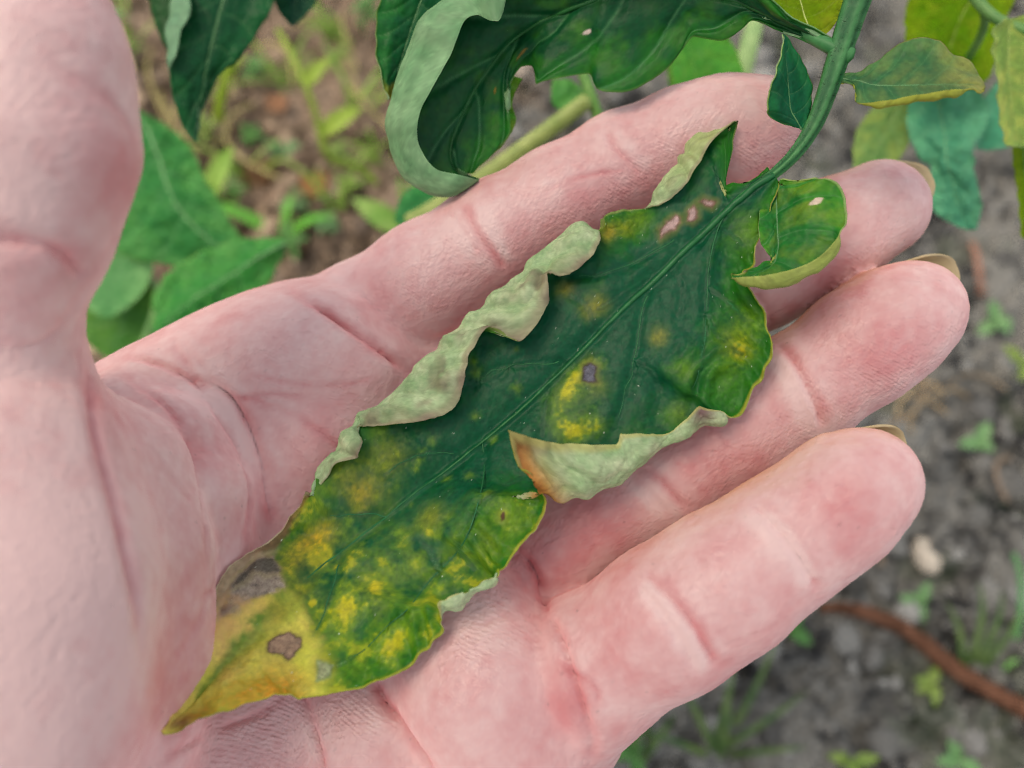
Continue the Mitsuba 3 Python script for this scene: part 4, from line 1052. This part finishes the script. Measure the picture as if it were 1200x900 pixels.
P5 = tag('tomato_plant', 'pale yellow-green stem slanting up behind the index finger', 'stem') and 'tomato_plant'
stem([(480, 262, .262), (560, 213, .256), (630, 162, .250), (688, 118, .246)], [.0030, .0029, .0027, .0024], P5, (128, 150, 74), (166, 178, 104), sides=16)
stem([(672, 55, .262), (690, 105, .248), (705, 150, .250), (722, 200, .256)], [.0014, .0017, .0017, .0016], P5, (84, 136, 56), (120, 160, 80))
leaflet([((688, 112), (685, 108), (692, 112)), ((670, 106), (664, 92), (682, 122)), ((655, 108), (648, 92), (668, 128)), ((648, 122), (646, 118), (652, 126))], [.252], P5, top=((70, 140, 60), (90, 154, 70)), nv=4, seed=280, res=(50, 41))
leaflet([((560, 222), (555, 218), (566, 225)), ((530, 225), (520, 212), (545, 240)), ((495, 235), (480, 220), (510, 255)), ((465, 262), (462, 258), (470, 266))], [.275], P5, top=((40, 124, 60), (60, 140, 70)), nv=5, seed=290, res=(50, 41))
leaflet([((800, 35), (785, 30), (815, 32)), ((808, 55), (784, 52), (850, 42)), ((812, 75), (786, 78), (866, 66)), ((815, 95), (790, 104), (872, 92)), ((820, 130), (800, 132), (850, 128))], [.262], P5, top=((56, 132, 36), (72, 146, 44)), nv=5, seed=300, res=(60, 51), yellow=.1, veincol=(96, 150, 60))
stem([(886, 18, .30), (880, 45, .30), (871, 80, .302), (862, 130, .31)], [.0030, .0034, .0034, .003], P5, (140, 176, 110), (170, 196, 130))
stem([(784, 60, .275), (788, 90, .278), (796, 125, .285)], [.0014, .0016, .0016], P5, (80, 140, 40), (110, 160, 60))
# ------------------------------------------------------------------ the soil and what lies and grows on it
gx = np.r_[-3.0, -2.2, -1.6, -1.1, np.arange(-.62, .6201, .0022), 1.1, 1.6, 2.2, 3.0]
gy = np.r_[-3.0, -2.0, -1.2, -.6, np.arange(-.16, .7201, .0022), 1.1, 1.6, 2.2, 3.0]
GX, GY = np.meshgrid(gx, gy, indexing='ij')


def soil_height(x, y):
    p = np.stack([x, y, 0 * x], -1)
    base = fb(p, 9, 2, 401) * .022 + fb(p, 34, 3, 402) * .030
    lump = np.abs(fb(p, 80, 3, 403)) * .032 + fb(p, 210, 2, 404) * .009
    return base + lump * (.6 + 1.2 * meshkit.noise(p * 22, 405))


GZ = soil_height(GX, GY)
i, j = np.meshgrid(np.arange(len(gx) - 1), np.arange(len(gy) - 1), indexing='ij')
k = (i * len(gy) + j).reshape(-1)
qd = np.stack([k, k + len(gy), k + len(gy) + 1, k + 1], 1)


def soil_colour(p, nn, uv):
    x, y = p.x, p.y
    a = mikit.fbm(x * 26, y * 26, p.z * 40, 4)
    b = mikit.fbm(x * 150 + 7, y * 150, p.z * 150, 3)
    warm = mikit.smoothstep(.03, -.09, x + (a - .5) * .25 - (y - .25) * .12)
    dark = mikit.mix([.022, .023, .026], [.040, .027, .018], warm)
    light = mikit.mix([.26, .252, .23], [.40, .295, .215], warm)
    t = mikit.smoothstep(.34, .62, a * .62 + b * .46 - warm * .015)  # brown soil shifted darker: some shadow between clods is painted into its patches
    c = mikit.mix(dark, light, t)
    moss = mikit.smoothstep(.60, .72, mikit.fbm(x * 30 + 3, y * 30 + 9, 0, 3)) * .35 * (1 - warm)
    return mikit.mix(c, [.10, .13, .07], moss)


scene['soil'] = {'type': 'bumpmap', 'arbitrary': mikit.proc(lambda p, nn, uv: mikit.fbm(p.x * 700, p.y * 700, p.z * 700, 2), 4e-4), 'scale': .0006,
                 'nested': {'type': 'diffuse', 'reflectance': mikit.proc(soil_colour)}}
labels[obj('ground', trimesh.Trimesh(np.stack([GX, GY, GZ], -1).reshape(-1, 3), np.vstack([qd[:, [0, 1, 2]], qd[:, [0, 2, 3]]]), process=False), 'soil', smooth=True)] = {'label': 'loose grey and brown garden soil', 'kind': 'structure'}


def soil_at(x, y):
    """The point of the soil seen at x, y."""
    p = ground_at(x, y)
    for _ in range(4):
        p = ground_at(x, y, float(soil_height(p[0], p[1])))
    return p


def rock(r, seed, flat=.7, sub=2, rough=.35):
    m = trimesh.creation.icosphere(subdivisions=sub)
    w = np.array(m.vertices)
    w *= (1 + rough * 1.6 * fb(w + seed * 3.7, 1.3, 3, seed))[:, None]
    w *= r * RNG.uniform(.75, 1.25, 3) * [1, 1, flat]
    a = RNG.uniform(0, 6.3)
    R = np.array([[math.cos(a), -math.sin(a), 0], [math.sin(a), math.cos(a), 0], [0, 0, 1]])
    m.vertices = w @ R.T
    return m


# crumbs of soil: loose lumps nobody could count
parts, cols = [], []
protos = [rock(1.0, s_, .75, 1, .5) for s_ in range(14)]
for _ in range(11000):
    x, y = RNG.uniform(-.5, .5), RNG.uniform(-.12, .68)
    r = min(.0008 * RNG.pareto(1.6) + .0009, .0075)
    m = protos[RNG.integers(14)].copy()
    a = RNG.uniform(0, 6.3)
    R = np.array([[math.cos(a), -math.sin(a), 0], [math.sin(a), math.cos(a), 0], [0, 0, 1]])
    m.vertices = m.vertices @ R.T * r + [x, y, float(soil_height(x, y)) + r * .25]
    warm = smst(.03, -.09, x - (y - .25) * .12 + RNG.normal(0, .03))
    base = lerp(np.array([.24, .235, .22]), np.array([.37, .275, .19]), warm) * RNG.uniform(.25, 1.5)
    parts.append(m)
    cols.append(np.tile(base, (len(m.vertices), 1)))
m = trimesh.util.concatenate(parts)
scene['crumb'] = {'type': 'diffuse', 'reflectance': {'type': 'mesh_attribute', 'name': 'vertex_color'}}
labels[obj('soil_crumbs', m, 'crumb', color=np.vstack(cols))] = {'label': 'loose crumbs and small clods of soil', 'category': 'soil', 'kind': 'stuff'}


def ground_thing(name, mesh, bsdf, label, cat, colour, group=None, spread=.25, freq=.3):
    cc = np.asarray(colour) * (1 + spread * 2 * fb(mesh.vertices * 1000, freq, 3, 9)[:, None])
    return tag(obj(name, mesh, bsdf, smooth=True, color=np.clip(cc, .003, 1)), label, cat, group)


m = rock(.0092, 3, .8, 4, .12)
m.vertices += soil_at(1082, 653) + [0, 0, .004]
ground_thing('pebble', m, 'crumb', 'cream white pebble lying on the dark soil right of the little finger', 'pebble', (.62, .54, .44))
for i, (x, y, r, c, lab) in enumerate([
        (1160, 702, .011, .21, 'flat pale grey stone just right of and below the cream pebble'), (1132, 642, .007, .13, 'small dark stone right beside the cream pebble'), (985, 640, .007, .16, 'grey stone half hidden behind the side of the little finger'),
        (1085, 590, .006, .2, 'small grey stone directly above the cream pebble'), (1150, 480, .008, .15, 'grey stone among the dry roots by the fingertips'), (1185, 570, .009, .17, 'grey stone at the right edge beyond the dry roots'),
        (1045, 830, .008, .12, 'dark stone lying in front of the bent twig'), (905, 855, .008, .11, 'dark stone between the grass tuft and the bent twig'), (1140, 868, .008, .26, 'light stone in the bottom right corner, the palest near the twig'),
        (1040, 50, .012, .15, 'grey lump of stone behind the small leaflet right of the stalk'), (1178, 300, .010, .12, 'dark stone below the bluish hanging leaf at the right edge')]):
    m = rock(r, 20 + i, .6, 3, .5)
    m.vertices += soil_at(x, y) - [0, 0, r * .1]
    ground_thing('stone', m, 'crumb', lab, 'stone', np.array([1, .98, .93]) * c, None, .5, .5)
for i, (x, y, r, lab) in enumerate([(327, 127, .0075, 'orange brown scrap of dry leaf nearest the hanging dark leaf'), (371, 222, .009, 'orange brown scrap of dry leaf nearest the index finger'), (308, 208, .010, 'flat brown scrap of dry leaf between the two orange ones')]):
    U_, W_ = np.meshgrid(np.linspace(-1, 1, 25), np.linspace(-1, 1, 25), indexing='ij')
    rad = np.hypot(U_, W_)
    s_ = 1 / np.maximum(np.maximum(np.abs(U_), np.abs(W_)) / np.maximum(rad, 1e-6), 1e-6) / np.where(rad > 0, np.hypot(1, np.minimum(np.abs(U_), np.abs(W_)) / np.maximum(np.maximum(np.abs(U_), np.abs(W_)), 1e-6)), 1) ** 0
    P_ = np.stack([U_ / np.maximum(s_, 1e-6) ** .6, W_ * .8 / np.maximum(s_, 1e-6) ** .6, .35 * U_ ** 2 + .25 * W_ + .3 * fb(np.stack([U_, W_, 0 * U_], -1), 1.5, 3, i)], -1) * r
    m = sheet_solid(P_, P_ - [0, 0, .0006])
    m.vertices += soil_at(x, y) + [0, 0, .005]
    ground_thing('dry_leaf_scrap', m, 'crumb', lab, 'dry leaf', srgb(*[(156, 116, 88), (158, 112, 74), (104, 78, 56)][i]), None, .3)


def ground_curve(pts, r, sides, n=None, lift=.004):
    p3 = [soil_at(x, y) + [0, 0, lift + (h if h else 0)] for x, y, h in pts]
    return tube(spline(p3, n or 50), r, sides) if np.ndim(r) == 0 else tube(spline(p3, n or 50), np.interp(np.linspace(0, 1, n or 50), np.linspace(0, 1, len(r)), r), sides)


m = ground_curve([(962, 714, -.001), (985, 715, .002), (1012, 722, .004), (1060, 745, .004), (1110, 785, .003), (1160, 815, .004), (1215, 846, .004), (1300, 880, .002)], [.0028, .0038, .0042, .0045, .0048, .005, .005], 14, 80)
mv = np.array(m.vertices)
mv += (fb(mv * 1000, .12, 3, 77) * .002)[:, None] * np.array([.3, .5, 1])
m.vertices = mv
ground_thing('twig', m, 'crumb', 'reddish brown bent twig lying on the soil at the lower right', 'twig', srgb(106, 74, 58), None, .9, .25)
ROOTS = ['pale dry root arching just past the little fingertip', 'dry root hooked upwards between ring and little fingertips', 'long dry root trailing right from the little fingertip', 'lightest dry root lying across the others', 'short curled dry root at the right edge', 'dry root farthest from the little finger, under the ring fingertip', 'short dry root beside the outer side of the little fingertip']
for i, (pts, colr, r) in enumerate([([(1052, 492, 0), (1060, 465, .004), (1085, 455, .003), (1100, 470, .001)], (170, 150, 120), .0014), ([(1040, 500, 0), (1070, 480, .003), (1075, 450, .004), (1050, 440, 0)], (160, 140, 116), .0012),
                                    ([(1065, 510, 0), (1072, 480, .004), (1110, 462, .002), (1130, 470, 0)], (150, 134, 110), .0012), ([(1030, 470, 0), (1065, 472, .005), (1105, 490, .002)], (176, 156, 126), .001), ([(1180, 540, 0), (1160, 560, .003), (1175, 590, .001)], (160, 140, 120), .0011),
                                    ([(1110, 455, 0), (1140, 445, .003), (1175, 460, 0)], (150, 136, 116), .001), ([(990, 620, 0), (1020, 640, .003), (1030, 665, 0)], (150, 130, 110), .001)]):
    ground_thing('dry_root', ground_curve(pts, r, 7, 30), 'crumb', ROOTS[i], 'root', srgb(*colr))
ground_thing('straw', ground_curve([(1134, 292, .002), (1139, 320, .004), (1145, 350, .001)], .0022, 8, 20), 'crumb', 'short straight reddish straw below the bluish hanging leaf', 'straw', srgb(170, 130, 112))
ground_thing('straw', ground_curve([(905, 655, .002), (925, 665, .005), (945, 660, .003)], .0018, 8, 20), 'crumb', 'yellow straw just below the little fingertip', 'straw', srgb(190, 160, 80)) if False else None


def leaf_sheet(base, tip, width, up, curl=.15, n=(14, 9)):
    """A small simple leaf from base to tip (world points)."""
    base, tip, up = (np.asarray(a, float) for a in (base, tip, up))
    ax = tip - base
    L_ = np.linalg.norm(ax)
    sd = np.cross(ax, up)
    sd /= np.linalg.norm(sd) + 1e-9
    nn = np.cross(sd, ax / L_)
    u, w = np.meshgrid(np.linspace(0, 1, n[0]), np.linspace(-1, 1, n[1]), indexing='ij')
    wd = width * np.sin(np.pi * np.clip(u, .02, .99) ** .8) ** .8
    P_ = base + u[..., None] * ax + (w * wd)[..., None] * sd + (curl * L_ * (np.sin(u * np.pi) * .6 - u ** 2 * .5) + np.abs(w) * wd * .35)[..., None] * nn
    return sheet_solid(P_, P_ - nn * .0004)


scene['weed_skin'] = {'type': 'principled', 'base_color': {'type': 'mesh_attribute', 'name': 'vertex_color'}, 'roughness': .5, 'specular': .4}


def put(key, name, mesh, a, b):
    cc = vcol(mesh, srgb(*a), srgb(*b), .15)
    return obj(name, mesh, 'weed_skin', key, smooth=True, color=np.clip(cc, .003, 1))


def seedling(x, y, h, leaves, size, a, b, label, group=None, cat='seedling', name='weed_seedling', width=.3):
    key = numbered(name)
    tag(key, label, cat, group)
    p = soil_at(x, y)
    h, size = h * .8, size * .72
    lean = np.array([RNG.normal(0, .2), RNG.normal(0, .2), 1.0])
    top = p + lean * h
    put(key, 'stem', tube(spline([p - [0, 0, .004], p + lean * h * .5, top], 12), [.0011] * 12, 7), a, b)
    a0 = RNG.uniform(0, 6.3)
    for q_ in range(leaves):
        an = a0 + q_ * 2.4 + RNG.normal(0, .25)
        dr_ = np.array([math.cos(an), math.sin(an), RNG.uniform(-.1, .6)])
        st = top - lean * h * .5 * (q_ // 2) / max(leaves / 2, 1)
        put(key, 'leaf', leaf_sheet(st, st + dr_ * size * RNG.uniform(.8, 1.25), size * width, [0, 0, 1], RNG.uniform(.05, .25)), a, b)
    return key


LIME, GREEN, MINT = ((104, 132, 52), (132, 152, 70)), ((62, 112, 48), (88, 136, 62)), ((92, 138, 80), (122, 160, 104))
for x, y, h, nl, s, cset, lab in [
        (1130, 515, .010, 3, .019, MINT, 'two-leaved pale green seedling below the ring fingertip'), (1160, 388, .012, 4, .018, MINT, 'light green seedling right of the ring fingertip'),
        (1192, 440, .014, 4, .018, LIME, 'yellowish seedling at the right edge beside the fingertips'), (1072, 712, .008, 4, .016, MINT, 'pale seedling just behind the bent twig'),
        (990, 893, .008, 3, .014, LIME, 'light green seedling cut by the bottom edge'), (1120, 888, .012, 3, .016, MINT, 'bluish seedling near the bottom right corner'), (1085, 800, .006, 4, .014, LIME, 'small seedling in front of the bent twig'),
        (740, 886, .014, 3, .016, GREEN, 'green seedling against the side of the little finger'), (925, 745, .010, 2, .018, GREEN, 'thin seedling under the tip of the little finger'), (1085, 350, .008, 3, .012, MINT, 'small seedling between two fingertips')]:
    seedling(x, y, h, nl, s, *cset, lab)
tl = [(256, 170, 4, 'seedling just right of the broad low leaf\'s upper end'), (300, 168, 5, 'seedling left of the nearest orange scrap of dry leaf'), (335, 183, 5, 'leafy seedling between the two orange dry scraps'), (395, 185, 4, 'seedling touching the bend of the tall weed'),
      (285, 240, 4, 'seedling above the broad bright grass blades'), (345, 245, 5, 'seedling below the lower orange dry scrap'), (395, 80, 5, 'seedling right of the tall weed near the top'), (300, 95, 4, 'seedling under the edge of the dark hanging leaf'),
      (385, 268, 5, 'seedling close above the index finger'), (415, 225, 4, 'seedling at the foot of the tall weed'), (350, 300, 4, 'seedling against the base of the index finger'), (145, 40, 4, 'seedling beside the upper thumb'), (162, 80, 4, 'second seedling down beside the thumb'), (425, 40, 4, 'seedling left of the rolled leaflet near the top edge')]
for i, (x, y, nl, lab) in enumerate(tl):
    seedling(x, y, RNG.uniform(.008, .026), nl + 2, RNG.uniform(.011, .018), *[LIME, GREEN, MINT][i % 3], lab, 'weed seedlings on the brown soil')


DRY = [((215, 60), (190, 200)), ((180, 60), (200, 150)), ((300, 30), (275, 120)), ((400, 20), (420, 90)), ((250, 200), (300, 130)), ((330, 60), (400, 40)), ((430, 130), (395, 60)), ((410, 100), (460, 160)), ((300, 60), (345, 110)), ((190, 110), (235, 190)), ((150, 20), (170, 110)), ((270, 150), (330, 215))]
bits = []
for (x0, y0), (x1, y1) in DRY:
    p0, p1 = soil_at(x0, y0) + [0, 0, .003], soil_at(x1, y1) + [0, 0, .006]
    pm = (p0 + p1) / 2 + [RNG.normal(0, .008), RNG.normal(0, .008), .010]
    bits.append(tube(spline([p0, pm, p1], 24), .0011, 6))
m = trimesh.util.concatenate(bits)
labels[obj('dry_grass', m, 'crumb', smooth=True, color=np.clip(srgb(190, 178, 120) * (1 + .6 * fb(m.vertices * 1000, .1, 2, 9)[:, None]), 0, 1))] = {'label': 'thin straw coloured stalks of dry grass over the brown soil', 'category': 'dry grass', 'kind': 'stuff'}


def sprout(pts, r, a, b, label, leaves=(), cat='weed', name='weed_plant'):
    """A taller weed: pts = sightings with a distance."""
    key = numbered(name)
    tag(key, label, cat)
    line = spline([at(*p) for p in pts], 40)
    put(key, 'stem', tube(line, np.linspace(r, r * .6, 40), 9), a, b)
    for t_, dx, dy, L_ in leaves:
        st = line[int(t_ * 39)]
        put(key, 'leaf', leaf_sheet(st, st + dx * RIGHT * L_ + dy * UP * L_ - FWD * L_ * .2, L_ * .22, -FWD, .15), a, b)
    return key


sprout([(440, 215, .49), (405, 192, .47), (380, 175, .45), (372, 140, .44), (360, 105, .43), (345, 70, .43), (325, 35, .43)], .0022, (130, 160, 44), (160, 184, 70), 'tall yellow-green weed stem bending over the brown soil', [(.5, 1, .6, .022), (.72, .7, .7, .018)])
sprout([(256, 138, .46), (262, 100, .44), (272, 62, .43)], .0030, (140, 172, 40), (160, 184, 60), 'short bright yellow-green shoot beside the hanging dark leaf', [(.6, .6, 1, .018)])
sprout([(262, 258, .47), (250, 235, .46), (244, 212, .455)], .0026, (130, 170, 60), (150, 186, 80), 'single upright shoot above the broad low leaves', [(.7, .5, 1, .025)])
sprout([(480, 330, .49), (475, 260, .48), (468, 210, .47)], .0024, (110, 156, 60), (150, 180, 90), 'green weed stem behind the curled end of the rolled leaflet', [(.5, -1, .6, .03), (.7, .8, .8, .03)])


def grass(spots, label, group=None, a=(52, 84, 36), b=(100, 120, 62), name='grass_tuft', cat='grass'):
    key = numbered(name)
    tag(key, label, cat, group)
    for x, y, dx, dy, L_, wd in spots:
        p = soil_at(x, y)
        u = np.linspace(0, 1, 16)
        arc = p + np.outer(u * L_ * .9, [dx, dy, 0]) + np.outer(np.sin(u * 1.9) * L_ * .55, [0, 0, 1])
        w_ = wd * (1 - u ** 2.2) + .0002
        sd = np.cross(np.gradient(arc, axis=0), [0, 0, 1.0])
        sd /= np.linalg.norm(sd, axis=1, keepdims=True) + 1e-9
        P_ = np.stack([arc - sd * w_[:, None], arc - [0, 0, .0006], arc + sd * w_[:, None]], 1)
        put(key, 'blade', sheet_solid(P_, P_ - [0, 0, .0004]), a, b)
    return key


grass([(835, 880, .2, 1, .05, .0018), (838, 882, -.6, .9, .05, .0018), (842, 880, .9, .6, .05, .0016), (845, 878, .5, 1, .06, .0018), (830, 885, -1, .3, .045, .0016), (850, 885, 1, .1, .04, .0016), (842, 890, .1, .8, .04, .0018)], 'loose tuft of green grass below the side of the little finger')
grass([(1130, 795, .1, 1, .05, .0022), (1134, 795, .3, .9, .05, .002), (1128, 796, -.3, 1, .04, .002), (1138, 796, .5, .8, .045, .002)], 'upright tuft of green grass beside the bent twig')
grass([(330, 275, -1, .05, .06, .0045), (335, 277, 1, 0, .04, .004), (332, 280, .3, .9, .03, .003)], 'broad bright grass blades lying above the index finger base', None, (90, 170, 50), (120, 190, 70))
grass([(735, 890, .3, 1, .035, .0022), (750, 893, .6, .8, .03, .002), (760, 880, -.2, .7, .03, .002)], 'short grass at the bottom edge beside the hand')
sprout([(1120, 796, .47), (1150, 798, .45), (1180, 780, .44), (1215, 760, .44)], .0022, (100, 150, 80), (130, 176, 100), 'thin green runner crossing behind the bent twig')
sprout([(1172, 775, .46), (1192, 740, .44), (1197, 690, .43), (1188, 650, .42)], .0020, (90, 150, 90), (120, 176, 110), 'thin curved green stalk at the right edge above the twig')
for x, y, lab in [(335, 100, 'thin grass tuft at the right edge of the dark hanging leaf'), (292, 215, 'thin grass tuft left of the two orange dry scraps'), (420, 130, 'thin grass tuft left of the rolled leaflet'), (405, 45, 'thin grass tuft near the top edge left of the rolled leaflet'), (255, 235, 'thin grass tuft beside the broad low leaves'), (395, 245, 'thin grass tuft above the index finger'), (150, 60, 'thin grass tuft right of the upper thumb'), (440, 190, 'thin grass tuft below left of the rolled leaflet')]:
    grass([(x + RNG.normal(0, 8), y + RNG.normal(0, 6), RNG.normal(0, .7), RNG.normal(.3, .6), RNG.uniform(.02, .05), RNG.uniform(.0008, .0016)) for _ in range(9)], lab, 'thin grass on the brown soil', (104, 148, 44), (150, 178, 76))
